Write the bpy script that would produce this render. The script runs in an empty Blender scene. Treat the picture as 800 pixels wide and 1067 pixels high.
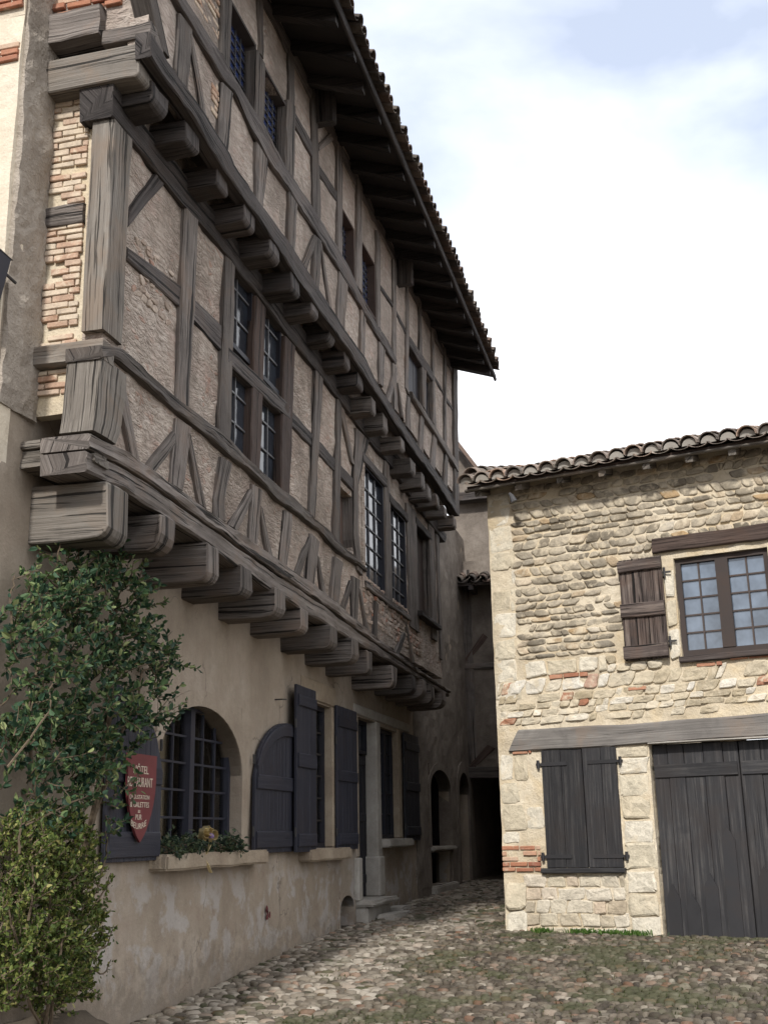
import bpy, bmesh, math, random
import numpy as np
from mathutils import Vector, Matrix, noise
random.seed(7); rng = np.random.default_rng(7)
S = bpy.context.scene; COL = S.collection
R = math.radians
# ------------------------------------------------------------------ survey of the place
# world: X runs along the timber house, -Y points out of its facade, Z is up (metres)
CAM = Vector((0.0, -4.3791, 1.4))
RM = Matrix(((0.24529279, -0.25814146, -0.93444873), (-0.96927288, -0.08367848, -0.23131795), (-0.01848049, 0.96247644, -0.27073525)))
FPX = 1200.0
def ray(px, py): return RM @ Vector(((px-400)/FPX, -(py-533.5)/FPX, -1.0))
class Frame:
    """an upright plane: s along it, z up, d out of it"""
    def __init__(f, O, es, n): f.O = Vector(O); f.es = Vector(es).normalized(); f.n = Vector(n).normalized()
    def pt(f, s, z, d=0.0): return f.O + f.es*s + f.n*d + Vector((0, 0, z))
    def px(f, x, y, d=0.0):
        r = ray(x, y); t = ((f.O + f.n*d - CAM).dot(f.n))/r.dot(f.n); P = CAM + r*t
        return ((P-f.O).dot(f.es), P.z)
    def pxs(f, pts, d=0.0): return [f.px(x, y, d) for x, y in pts]
L = Frame((0, 0, 0), (1, 0, 0), (0, -1, 0))            # timber house street front (d = jetty)
D1, D2 = 0.525, 0.87                                    # first and second jetty
NU = 7.05
RET = Frame((NU, 0, 0), (0, -1, 0), (-1, 0, 0))         # near return of the jetties
RH = Frame((14.8416, -2.1358, 0), (-0.24132, -0.97045, 0), (-0.97045, 0.24132, 0))   # stone house front
def gz(u, y=0): return float(np.interp(u, [0, 9.5, 13, 19, 26], [-.02, 0, .19, .36, .5]))
# ------------------------------------------------------------------ objects
def tag(o, label=None, cat=None, group=None, kind=None):
    if label: o['label'] = label
    if cat: o['category'] = cat
    if group: o['group'] = group
    if kind: o['kind'] = kind
    return o
def empty(name, loc, label=None, cat=None, group=None):
    o = bpy.data.objects.new(name, None); COL.objects.link(o); o.location = loc; o.empty_display_size = .3
    return tag(o, label, cat, group)
def put(name, me, mat, parent=None, smooth=False):
    o = bpy.data.objects.new(name, me); COL.objects.link(o)
    if mat: me.materials.append(mat)
    if smooth:
        for p in me.polygons: p.use_smooth = True
    if parent is not None:
        o.parent = parent
        if parent.parent is None: o.matrix_parent_inverse = Matrix.Translation(-parent.location)   # meshes are drawn in world metres
    return o
def bm_done(name, bm, mat, parent=None, smooth=False, recalc=True):
    if recalc: bmesh.ops.recalc_face_normals(bm, faces=bm.faces[:])
    me = bpy.data.meshes.new(name); bm.to_mesh(me); bm.free()
    return put(name, me, mat, parent, smooth)
def pydata(name, v, fcs, mat, parent=None, smooth=False):
    me = bpy.data.meshes.new(name); me.from_pydata(v, [], fcs); me.update()
    return put(name, me, mat, parent, smooth)
def nz(p, sc=1.0): return noise.noise(Vector(p)*sc)
def resample(pts, n):
    pts = [Vector((p[0], p[1])) for p in pts]
    dd = [0.0]
    for a, b in zip(pts, pts[1:]): dd.append(dd[-1]+(b-a).length)
    out = []
    for k in range(n):
        t = dd[-1]*k/(n-1)
        for i in range(len(pts)-1):
            if t <= dd[i+1]+1e-9 or i == len(pts)-2:
                w = (t-dd[i])/max(1e-9, dd[i+1]-dd[i]); out.append(pts[i].lerp(pts[i+1], w)); break
    return out, dd[-1]
def beam(name, fr, A, B, df, db, mat, parent, jit=.011, ch=.012, step=.11, bm=None, wob=.013):
    """timber between edge polylines A and B of plane fr, front at depth df, back at db; uv = metres along / around"""
    own = bm is None
    if own: bm = bmesh.new()
    uvl = bm.loops.layers.uv.verify()
    _, la = resample(A, 2); n = max(3, int(la/step)+2)
    a, la = resample(A, n); b, lb = resample(B, n)
    seed = random.uniform(0, 900); rings = []; U0 = random.uniform(0, 30)
    for k in range(n):
        p, q = a[k], b[k]; w = (q-p); wl = max(w.length, 1e-4); e = w/wl; c = min(ch, wl*.3)
        wa = noise.noise(Vector((seed, k*step*1.7, 0)))*wob; wb = noise.noise(Vector((seed+50, k*step*1.7, 0)))*wob
        p = p+e*wa; q = q+e*wb
        prof = [(p+e*c, df), (p.lerp(q, .5), df), (q-e*c, df), (q, df-c), (q, db), (p, db), (p, df-c)]
        ring = []
        for i, (xy, d) in enumerate(prof):
            v = fr.pt(xy.x, xy.y, d)
            jj = jit if i not in (4, 5) else 0
            v = v + fr.n*((noise.noise(Vector((seed+i*7.3, k*step*2.6, 1)))+.5*noise.noise(Vector((seed+i*3.3, k*step*8, 1))))*jj) + fr.es*(noise.noise(Vector((seed-i*5.1, k*step*2.6, 4)))*jj*.6)
            ring.append(bm.verts.new(v))
        rings.append(ring)
    m = 7; per = [0, .5*wl, wl, wl+c, wl+abs(df-db), 2*wl+abs(df-db), 2*wl+2*abs(df-db), 2*wl+2*abs(df-db)+c]
    for k in range(n-1):
        for i in range(m):
            j = (i+1) % m
            f = bm.faces.new((rings[k][i], rings[k][j], rings[k+1][j], rings[k+1][i]))
            uu = (U0+k*la/(n-1), U0+(k+1)*la/(n-1))
            for lp, (x, y) in zip(f.loops, ((uu[0], per[i]), (uu[0], per[i+1]), (uu[1], per[i+1]), (uu[1], per[i]))): lp[uvl].uv = (x, y)
    for ring in (rings[0], rings[-1]):
        f = bm.faces.new(ring)
        for lp, i in zip(f.loops, range(m)): lp[uvl].uv = (U0+i*.003, per[i]*.9)
    if own: return bm_done(name, bm, mat, parent)
def stud(name, fr, quad, plane, df, db, mat, parent, **k):
    """quad of picture-survey corners tl, tr, br, bl seen on plane depth `plane`"""
    tl, tr, br, bl = [fr.px(x, y, plane) for x, y in quad]
    return beam(name, fr, [tl, bl], [tr, br], df, db, mat, parent, **k)
def rect_beam(name, fr, s0, s1, z0, z1, df, db, mat, parent, horiz=None, **k):
    if horiz is None: horiz = (s1-s0) > (z1-z0)
    if horiz: return beam(name, fr, [(s0, z0), (s1, z0)], [(s0, z1), (s1, z1)], df, db, mat, parent, **k)
    return beam(name, fr, [(s0, z0), (s0, z1)], [(s1, z0), (s1, z1)], df, db, mat, parent, **k)
def box_bm(bm, fr, s0, s1, z0, z1, d0, d1):
    vs = [bm.verts.new(fr.pt(s, z, d)) for d in (d0, d1) for z in (z0, z1) for s in (s0, s1)]
    for f in ((0, 1, 3, 2), (4, 6, 7, 5), (0, 4, 5, 1), (2, 3, 7, 6), (0, 2, 6, 4), (1, 5, 7, 3)): bm.faces.new([vs[i] for i in f])
    return vs
def box(name, fr, s0, s1, z0, z1, d0, d1, mat, parent, bev=.006):
    bm = bmesh.new(); box_bm(bm, fr, s0, s1, z0, z1, d0, d1)
    if bev: bmesh.ops.bevel(bm, geom=bm.edges[:], offset=bev, segments=1, affect='EDGES')
    return bm_done(name, bm, mat, parent)
def sheet(name, fr, s0, s1, z0, z1, d, holes, mat, parent, step=.12, amp=.012, nsc=2.5, thick=.3, keep=None, top=None):
    """wall face with real openings and thickness"""
    def lines(a, b, cuts):
        xs = sorted(set([round(a, 4), round(b, 4)]+[round(c, 4) for c in cuts if a < c < b])); out = [xs[0]]
        for x, y in zip(xs, xs[1:]):
            n = max(1, int(round((y-x)/step)))
            out += [x+(y-x)*(i+1)/n for i in range(n)]
        return out
    us = lines(s0, s1, [h[0] for h in holes]+[h[1] for h in holes]+([keep[0]] if keep else [])); zs = lines(z0, z1, [h[2] for h in holes]+[h[3] for h in holes]+([keep[1]] if keep else []))
    edge_u = set(round(x, 4) for h in holes for x in h[:2]); edge_z = set(round(x, 4) for h in holes for x in h[2:4])
    bm = bmesh.new(); V = {}
    def vert(i, j):
        if (i, j) not in V:
            u, z = us[i], zs[j]
            if top: z = min(z, top(u))
            k = amp*(nz((u*nsc, z*nsc, d*9)) + .5*nz((u*nsc*2.7, z*nsc*2.7, d*5)))
            V[(i, j)] = bm.verts.new(fr.pt(u, z, d+k))
        return V[(i, j)]
    for i in range(len(us)-1):
        for j in range(len(zs)-1):
            cu, cz = (us[i]+us[i+1])/2, (zs[j]+zs[j+1])/2
            if any(h[0] < cu < h[1] and h[2] < cz < h[3] for h in holes): continue
            if keep and keep[2](cu, cz): continue
            bm.faces.new((vert(i, j), vert(i+1, j), vert(i+1, j+1), vert(i, j+1)))
    for f in bm.faces:
        f.normal_update()
        if f.normal.dot(fr.n) < 0: f.normal_flip()
    o = bm_done(name, bm, mat, parent, recalc=False)
    if thick:
        md = o.modifiers.new('thickness', 'SOLIDIFY'); md.thickness = thick; md.offset = -1
    return o
def arch_z(u, u0, u1, zs, zc):
    t = (u-(u0+u1)/2)/((u1-u0)/2); return zs+(zc-zs)*math.sqrt(max(0, 1-t*t))
def arch_fill(name, fr, u0, u1, zs, zc, ztop, d0, d1, mat, parent, n=20):
    """masonry between an arch and the square opening it stands in"""
    bm = bmesh.new(); rows = []
    for i in range(n+1):
        u = u0+(u1-u0)*(1-math.cos(math.pi*i/n))/2; za = arch_z(u, u0, u1, zs, zc)
        rows.append([bm.verts.new(fr.pt(u, za, d1)), bm.verts.new(fr.pt(u, ztop, d1)), bm.verts.new(fr.pt(u, ztop, d0)), bm.verts.new(fr.pt(u, za, d0))])
    for a, b in zip(rows, rows[1:]):
        for i in range(4): bm.faces.new((a[i], a[(i+1) % 4], b[(i+1) % 4], b[i]))
    bm.faces.new(rows[0]); bm.faces.new(rows[-1])
    return bm_done(name, bm, mat, parent)
def arch_band(name, fr, u0, u1, zb, zs, zc, w, d0, d1, mat, parent, n=20, legs=True):
    """flat band round an arch"""
    inner = [(u0+(u1-u0)*(1-math.cos(math.pi*i/n))/2,) for i in range(n+1)]
    inn = [(u[0], arch_z(u[0], u0, u1, zs, zc)) for u in inner]
    out = [(u0-w+(u1-u0+2*w)*(1-math.cos(math.pi*i/n))/2,) for i in range(n+1)]
    out = [(u[0], arch_z(u[0], u0-w, u1+w, zs, zc+w)) for u in out]
    if legs: inn = [(u0, zb)]+inn+[(u1, zb)]; out = [(u0-w, zb)]+out+[(u1+w, zb)]
    bm = bmesh.new(); rows = []
    for p, q in zip(inn, out):
        rows.append([bm.verts.new(fr.pt(p[0], p[1], d1)), bm.verts.new(fr.pt(q[0], q[1], d1)), bm.verts.new(fr.pt(q[0], q[1], d0)), bm.verts.new(fr.pt(p[0], p[1], d0))])
    for a, b in zip(rows, rows[1:]):
        for i in range(4): bm.faces.new((a[i], a[(i+1) % 4], b[(i+1) % 4], b[i]))
    bm.faces.new(rows[0]); bm.faces.new(rows[-1])
    return bm_done(name, bm, mat, parent)
def tube_bm(bm, pts, rad, n=6):
    rings = []
    for k, p in enumerate(pts):
        p = Vector(p); a = Vector(pts[max(0, k-1)]); b = Vector(pts[min(len(pts)-1, k+1)])
        t = (b-a).normalized(); x = t.orthogonal().normalized() if k == 0 else (x-t*x.dot(t)).normalized(); y = t.cross(x)
        r = rad[k] if isinstance(rad, (list, tuple)) else rad
        rings.append([bm.verts.new(p+x*(r*math.cos(2*math.pi*i/n))+y*(r*math.sin(2*math.pi*i/n))) for i in range(n)])
    for a, b in zip(rings, rings[1:]):
        for i in range(n): bm.faces.new((a[i], a[(i+1) % n], b[(i+1) % n], b[i]))
    bm.faces.new(rings[0]); bm.faces.new(rings[-1])
# ------------------------------------------------------------------ materials
class NT:
    def __init__(s, name):
        s.m = bpy.data.materials.new(name); s.m.use_nodes = True; s.t = s.m.node_tree; s.n = s.t.nodes
        s.b = s.n['Principled BSDF']; s.b.inputs['Specular IOR Level'].default_value = .25
    def N(s, typ, **kw):
        o = s.n.new(typ)
        for k, v in kw.items():
            if hasattr(o, k): setattr(o, k, v)
            else: o.inputs[k].default_value = v
        return o
    def link(s, a, b): s.t.links.new(a, b)
    def coord(s, kind='Object', scale=(1, 1, 1), rot=(0, 0, 0)):
        c = s.N('ShaderNodeTexCoord'); m = s.N('ShaderNodeMapping'); m.inputs['Scale'].default_value = scale; m.inputs['Rotation'].default_value = rot
        s.link(c.outputs[kind], m.inputs[0]); return m.outputs[0]
    def noise(s, vec, scale, detail=4, rough=.6, dist=0):
        o = s.N('ShaderNodeTexNoise'); o.inputs['Scale'].default_value = scale; o.inputs['Detail'].default_value = detail; o.inputs['Roughness'].default_value = rough; o.inputs['Distortion'].default_value = dist
        s.link(vec, o.inputs['Vector']); return o.outputs['Fac']
    def vor(s, vec, scale, feature='F1', out='Distance', rnd=1):
        o = s.N('ShaderNodeTexVoronoi'); o.feature = feature; o.inputs['Scale'].default_value = scale; o.inputs['Randomness'].default_value = rnd
        s.link(vec, o.inputs['Vector']); return o.outputs[out]
    def ramp(s, fac, stops, interp='LINEAR'):
        o = s.N('ShaderNodeValToRGB'); cr = o.color_ramp; cr.interpolation = interp
        while len(cr.elements) < len(stops): cr.elements.new(.5)
        for e, (p, c) in zip(cr.elements, stops):
            e.position = p; e.color = (c[0], c[1], c[2], 1) if isinstance(c, tuple) else (c, c, c, 1)
        s.link(fac, o.inputs[0]); return o.outputs[0]
    def mix(s, fac, a, b, mode='MIX'):
        o = s.N('ShaderNodeMix', data_type='RGBA', blend_type=mode)
        for v, i in ((fac, 0), (a, 6), (b, 7)):
            if isinstance(v, (int, float)): o.inputs[i].default_value = v
            elif isinstance(v, tuple): o.inputs[i].default_value = (*v, 1)
            else: s.link(v, o.inputs[i])
        return o.outputs[2]
    def math(s, op, a, b=0):
        o = s.N('ShaderNodeMath', operation=op)
        for v, i in ((a, 0), (b, 1)):
            if isinstance(v, (int, float)): o.inputs[i].default_value = v
            else: s.link(v, o.inputs[i])
        return o.outputs[0]
    def bump(s, h, strength=.5, dist=.02, prev=None):
        o = s.N('ShaderNodeBump'); o.inputs['Strength'].default_value = strength; o.inputs['Distance'].default_value = dist
        s.link(h, o.inputs['Height'])
        if prev: s.link(prev, o.inputs['Normal'])
        return o.outputs[0]
    def out(s, col=None, rough=.85, normal=None):
        if col is not None:
            if isinstance(col, tuple): s.b.inputs['Base Color'].default_value = (*col, 1)
            else: s.link(col, s.b.inputs['Base Color'])
        if isinstance(rough, (int, float)): s.b.inputs['Roughness'].default_value = rough
        else: s.link(rough, s.b.inputs['Roughness'])
        if normal: s.link(normal, s.b.inputs['Normal'])
        return s.m
def m_wood(name, dark, mid, light, gscale=55, along=1.0, bump=.55, rough=.8, cracks=.43, vary=.8):
    t = NT(name); uv = t.coord('UV', (along, gscale, 1))
    g = t.noise(uv, 1.0, 6, .7, .15); g2 = t.noise(t.coord('UV', (.5, 7, 1)), 1.0, 4, .6, .25); big = t.noise(t.coord('Object'), 1.9, 5, .65, .6)
    oi = t.N('ShaderNodeObjectInfo')
    c = t.ramp(g, [(.28, dark), (.5, mid), (.68, light)])
    c = t.mix(t.math('MULTIPLY', t.ramp(g2, [(.38, 1.0), (.56, 0.0)]), .32), c, dark)
    c = t.mix(t.math('MULTIPLY', t.ramp(g2, [(.54, 0.0), (.7, 1.0)]), .4), c, light)
    c = t.mix(t.math('MULTIPLY', t.ramp(big, [(.5, 0.0), (.66, 1.0)]), .55), c, (mid[0]*1.15, mid[1]*.95, mid[2]*.8))
    c = t.mix(t.math('MULTIPLY', t.ramp(big, [(.32, 1.0), (.47, 0.0)]), .6), c, (dark[0]*1.1, dark[1]*1.1, dark[2]*1.1))
    k = t.math('ADD', t.math('MULTIPLY', oi.outputs['Random'], vary), 1-vary*.45)
    hsv = t.N('ShaderNodeHueSaturation'); t.link(c, hsv.inputs['Color']); t.link(k, hsv.inputs['Value'])
    crack = t.ramp(t.noise(t.coord('UV', (.4, 17, 1)), 1.0, 4, .6, .1), [(cracks-.05, 0.0), (cracks-.02, 1.0)])
    split = t.ramp(t.noise(t.coord('UV', (1.1, 60, 1)), 1.0, 2, .5, .1), [(cracks-.1, 0.0), (cracks-.05, 1.0)])
    both = t.math('MULTIPLY', crack, t.math('ADD', .35, t.math('MULTIPLY', split, .65)))
    c = t.mix(t.math('MULTIPLY', both, .62), (dark[0]*.22, dark[1]*.22, dark[2]*.22), hsv.outputs[0])
    h = t.math('ADD', t.math('MULTIPLY', g, .45), t.math('MULTIPLY', both, 1.0))
    return t.out(c, rough, t.bump(h, bump, .03))
def m_plaster(name, base, pale, dark, pink=None, bumpd=.02, vstreak=False, nscale=1.0, rubble=0, lowpale=None):
    t = NT(name); o = t.coord('Object')
    a = t.noise(o, 1.3*nscale, 6, .6); b = t.noise(o, 9*nscale, 5, .65); f = t.noise(o, 45, 3, .6)
    c = t.ramp(a, [(.3, dark), (.5, base), (.7, pale)])
    c = t.mix(t.math('MULTIPLY', t.ramp(b, [(.35, 1.0), (.6, 0.0)]), .45), c, dark)
    c = t.mix(t.math('MULTIPLY', t.ramp(f, [(.52, 0.0), (.75, 1.0)]), .35), c, pale)
    if pink: c = t.mix(t.math('MULTIPLY', t.ramp(t.noise(o, 2.3, 5, .6, .4), [(.5, 0.0), (.68, 1.0)]), .55), c, pink)
    h = t.math('ADD', t.math('MULTIPLY', b, .8), t.math('MULTIPLY', f, .35))
    nrm = None
    if rubble:
        ds = t.N('ShaderNodeTexNoise'); ds.inputs['Scale'].default_value = 3.5; ds.inputs['Detail'].default_value = 3; t.link(o, ds.inputs['Vector'])
        av = t.N('ShaderNodeVectorMath', operation='MULTIPLY_ADD'); t.link(ds.outputs['Color'], av.inputs[0]); av.inputs[1].default_value = (.35, .35, .35); t.link(o, av.inputs[2])
        mp = t.N('ShaderNodeMapping'); mp.inputs['Scale'].default_value = (1, 1, 2.5); mp.inputs['Rotation'].default_value = (0, R(38), 0); t.link(av.outputs[0], mp.inputs[0]); d = mp.outputs[0]
        v = t.vor(d, 10, 'DISTANCE_TO_EDGE'); vc = t.vor(d, 10, 'F1', 'Color')
        cell = t.N('ShaderNodeSeparateColor'); t.link(vc, cell.inputs[0])
        edge = t.ramp(v, [(.0, 0.0), (.2, 1.0)])
        tone = t.ramp(cell.outputs[0], [(0, (dark[0]*.9, dark[1]*.88, dark[2]*.88)), (.5, base), (.85, pale), (.95, (.36, .20, .14)), (1, (.38, .19, .13))])
        vis = t.math('MULTIPLY', t.ramp(t.noise(o, .9, 5, .7), [(.36, 0.0), (.52, 1.0)]), rubble)
        c = t.mix(t.math('MULTIPLY', vis, t.math('MULTIPLY', edge, .7)), c, tone)
        st = t.noise(t.coord('Object', (6, 6, 26), (0, R(38), 0)), 1.0, 4, .65, .8)
        c = t.mix(t.math('MULTIPLY', t.ramp(st, [(.4, 1.0), (.55, 0.0)]), .4), c, (dark[0]*.7, dark[1]*.68, dark[2]*.66))
        dirt = t.noise(t.coord('Object', (1, 1, .5)), .8, 6, .7, .5); c = t.mix(t.math('MULTIPLY', t.ramp(dirt, [(.46, 0.0), (.62, 1.0)]), .65), c, (dark[0]*.75, dark[1]*.75, dark[2]*.75))
        h = t.math('ADD', h, t.math('MULTIPLY', t.math('MULTIPLY', edge, vis), .4)); h = t.math('ADD', h, t.math('MULTIPLY', st, 1.1))
    if vstreak:
        vs = t.noise(t.coord('Object', (5, 5, .55)), 1.0, 4, .6); c = t.mix(t.math('MULTIPLY', t.ramp(vs, [(.42, 0.0), (.7, 1.0)]), .5), c, dark)
    if lowpale:
        sep = t.N('ShaderNodeSeparateXYZ'); t.link(o, sep.inputs[0])
        pn = t.noise(o, 2.4, 6, .65, .3); zz = t.N('ShaderNodeMapRange'); t.link(sep.outputs['Z'], zz.inputs[0])
        zz.inputs[1].default_value = 1.25; zz.inputs[2].default_value = .1
        k = t.math('MULTIPLY', t.ramp(pn, [(.5, 0.0), (.56, 1.0)]), t.ramp(zz.outputs[0], [(.0, 0.0), (.35, 1.0), (.8, .8), (1, .3)]))
        c = t.mix(t.math('MULTIPLY', k, .6), c, lowpale)
        ck = t.N('ShaderNodeTexNoise'); ck.inputs['Scale'].default_value = 2.2; ck.inputs['Detail'].default_value = 5; t.link(o, ck.inputs['Vector'])
        cm = t.N('ShaderNodeVectorMath', operation='MULTIPLY_ADD'); t.link(ck.outputs['Color'], cm.inputs[0]); cm.inputs[1].default_value = (.9, .9, .9); t.link(o, cm.inputs[2])
        cr = t.ramp(t.vor(cm.outputs[0], .55, 'DISTANCE_TO_EDGE'), [(.0, 1.0), (.007, 0.0)]); c = t.mix(t.math('MULTIPLY', t.math('MULTIPLY', cr, t.ramp(a, [(.48, 0.0), (.55, 1.0)])), .7), c, (.09, .07, .055))
        damp = t.N('ShaderNodeMapRange'); t.link(t.math('ADD', sep.outputs['Z'], t.math('MULTIPLY', t.math('SUBTRACT', b, .5), 1.4)), damp.inputs[0]); damp.inputs[1].default_value = .5; damp.inputs[2].default_value = .12
        c = t.mix(t.math('MULTIPLY', damp.outputs[0], .55), c, (.15, .125, .10))
        k2 = t.ramp(t.noise(o, 4.5, 5, .6), [(.55, 0.0), (.68, 1.0)]); c = t.mix(t.math('MULTIPLY', k2, .3), c, (.16, .11, .085))
    return t.out(c, .92, t.bump(h, .8, bumpd))
def m_island(name, stops, nscale=14, bump=.6, bd=.01, rough=.85, spec=None, moss=None, speck=.35, smear=None):
    """each separate stone / tile / leaf of a mesh takes its own tone; smear = mortar wiped over some of the faces"""
    t = NT(name); g = t.N('ShaderNodeNewGeometry'); o = t.coord('Object')
    c = t.ramp(g.outputs['Random Per Island'], stops)
    f = t.noise(o, nscale, 6, .7); c = t.mix(t.math('MULTIPLY', t.ramp(f, [(.35, 1.0), (.62, 0.0)]), speck), c, t.mix(.5, c, (.03, .025, .02)))
    f2 = t.noise(o, nscale*.35, 5, .65); c = t.mix(t.math('MULTIPLY', t.ramp(f2, [(.5, 0.0), (.7, 1.0)]), speck), c, t.mix(.5, c, (.5, .46, .38)))
    f3 = t.noise(o, nscale*5, 3, .7); c = t.mix(t.math('MULTIPLY', t.ramp(f3, [(.3, 1.0), (.55, 0.0)]), speck*.8), c, t.mix(.6, c, (.04, .033, .026)))
    if smear:
        sm = t.noise(o, smear[1], 6, .7, .5); c = t.mix(t.math('MULTIPLY', t.ramp(sm, [(smear[2], 0.0), (smear[2]+.12, 1.0)]), smear[3]), c, smear[0])
    if moss:
        mm = t.noise(o, moss[1], 5, .65, .5); c = t.mix(t.math('MULTIPLY', t.ramp(mm, [(moss[2], 0.0), (moss[2]+.1, 1.0)]), moss[3]), c, moss[0])
    h = t.math('ADD', f, t.math('MULTIPLY', f3, .5))
    return t.out(c, rough, t.bump(h, bump, bd))
def m_plain(name, col, var=.3, rough=.6, nscale=8, bump=.2, spec=.3, stretch=(1, 1, 1)):
    t = NT(name); o = t.coord('Object', stretch); f = t.noise(o, nscale, 5, .65)
    c = t.mix(t.ramp(f, [(.3, 0.0), (.7, 1.0)]), tuple(x*(1-var) for x in col), tuple(min(1, x*(1+var)) for x in col))
    t.b.inputs['Specular IOR Level'].default_value = spec
    return t.out(c, rough, t.bump(f, bump, .01))
def m_leaf(name, stops, transl=.25):
    t = NT(name); g = t.N('ShaderNodeNewGeometry'); c = t.ramp(g.outputs['Random Per Island'], stops)
    t.out(c, .58); t.b.inputs['Specular IOR Level'].default_value = .28
    tr = t.N('ShaderNodeBsdfTranslucent'); t.link(c, tr.inputs[0]); mx = t.N('ShaderNodeMixShader'); mx.inputs[0].default_value = transl
    t.link(t.b.outputs[0], mx.inputs[1]); t.link(tr.outputs[0], mx.inputs[2]); t.link(mx.outputs[0], t.n['Material Output'].inputs[0]); return t.m
def m_glass(name, col, rough=.1, wave=.15, spec=.45):
    t = NT(name); o = t.coord('Object'); f = t.noise(o, 5, 2); t.b.inputs['Specular IOR Level'].default_value = spec
    c = t.mix(t.ramp(t.noise(o, 3.1, 3), [(.35, 0.0), (.65, 1.0)]), tuple(x*.5 for x in col), col)
    return t.out(c, rough, t.bump(f, wave, .02))
def m_clear(name):
    t = NT(name); t.b.inputs['Roughness'].default_value = .04
    tr = t.N('ShaderNodeBsdfTransparent'); gl = t.N('ShaderNodeBsdfGlossy'); gl.inputs['Roughness'].default_value = .04
    fr = t.N('ShaderNodeFresnel'); fr.inputs[0].default_value = 1.5; mx = t.N('ShaderNodeMixShader')
    t.link(fr.outputs[0], mx.inputs[0]); t.link(tr.outputs[0], mx.inputs[1]); t.link(gl.outputs[0], mx.inputs[2]); t.link(mx.outputs[0], t.n['Material Output'].inputs[0]); return t.m
def paint(name, d, m, l): return m_wood(name, d, m, l, 30, 1.2, .35, .55, .36, .35)
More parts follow.
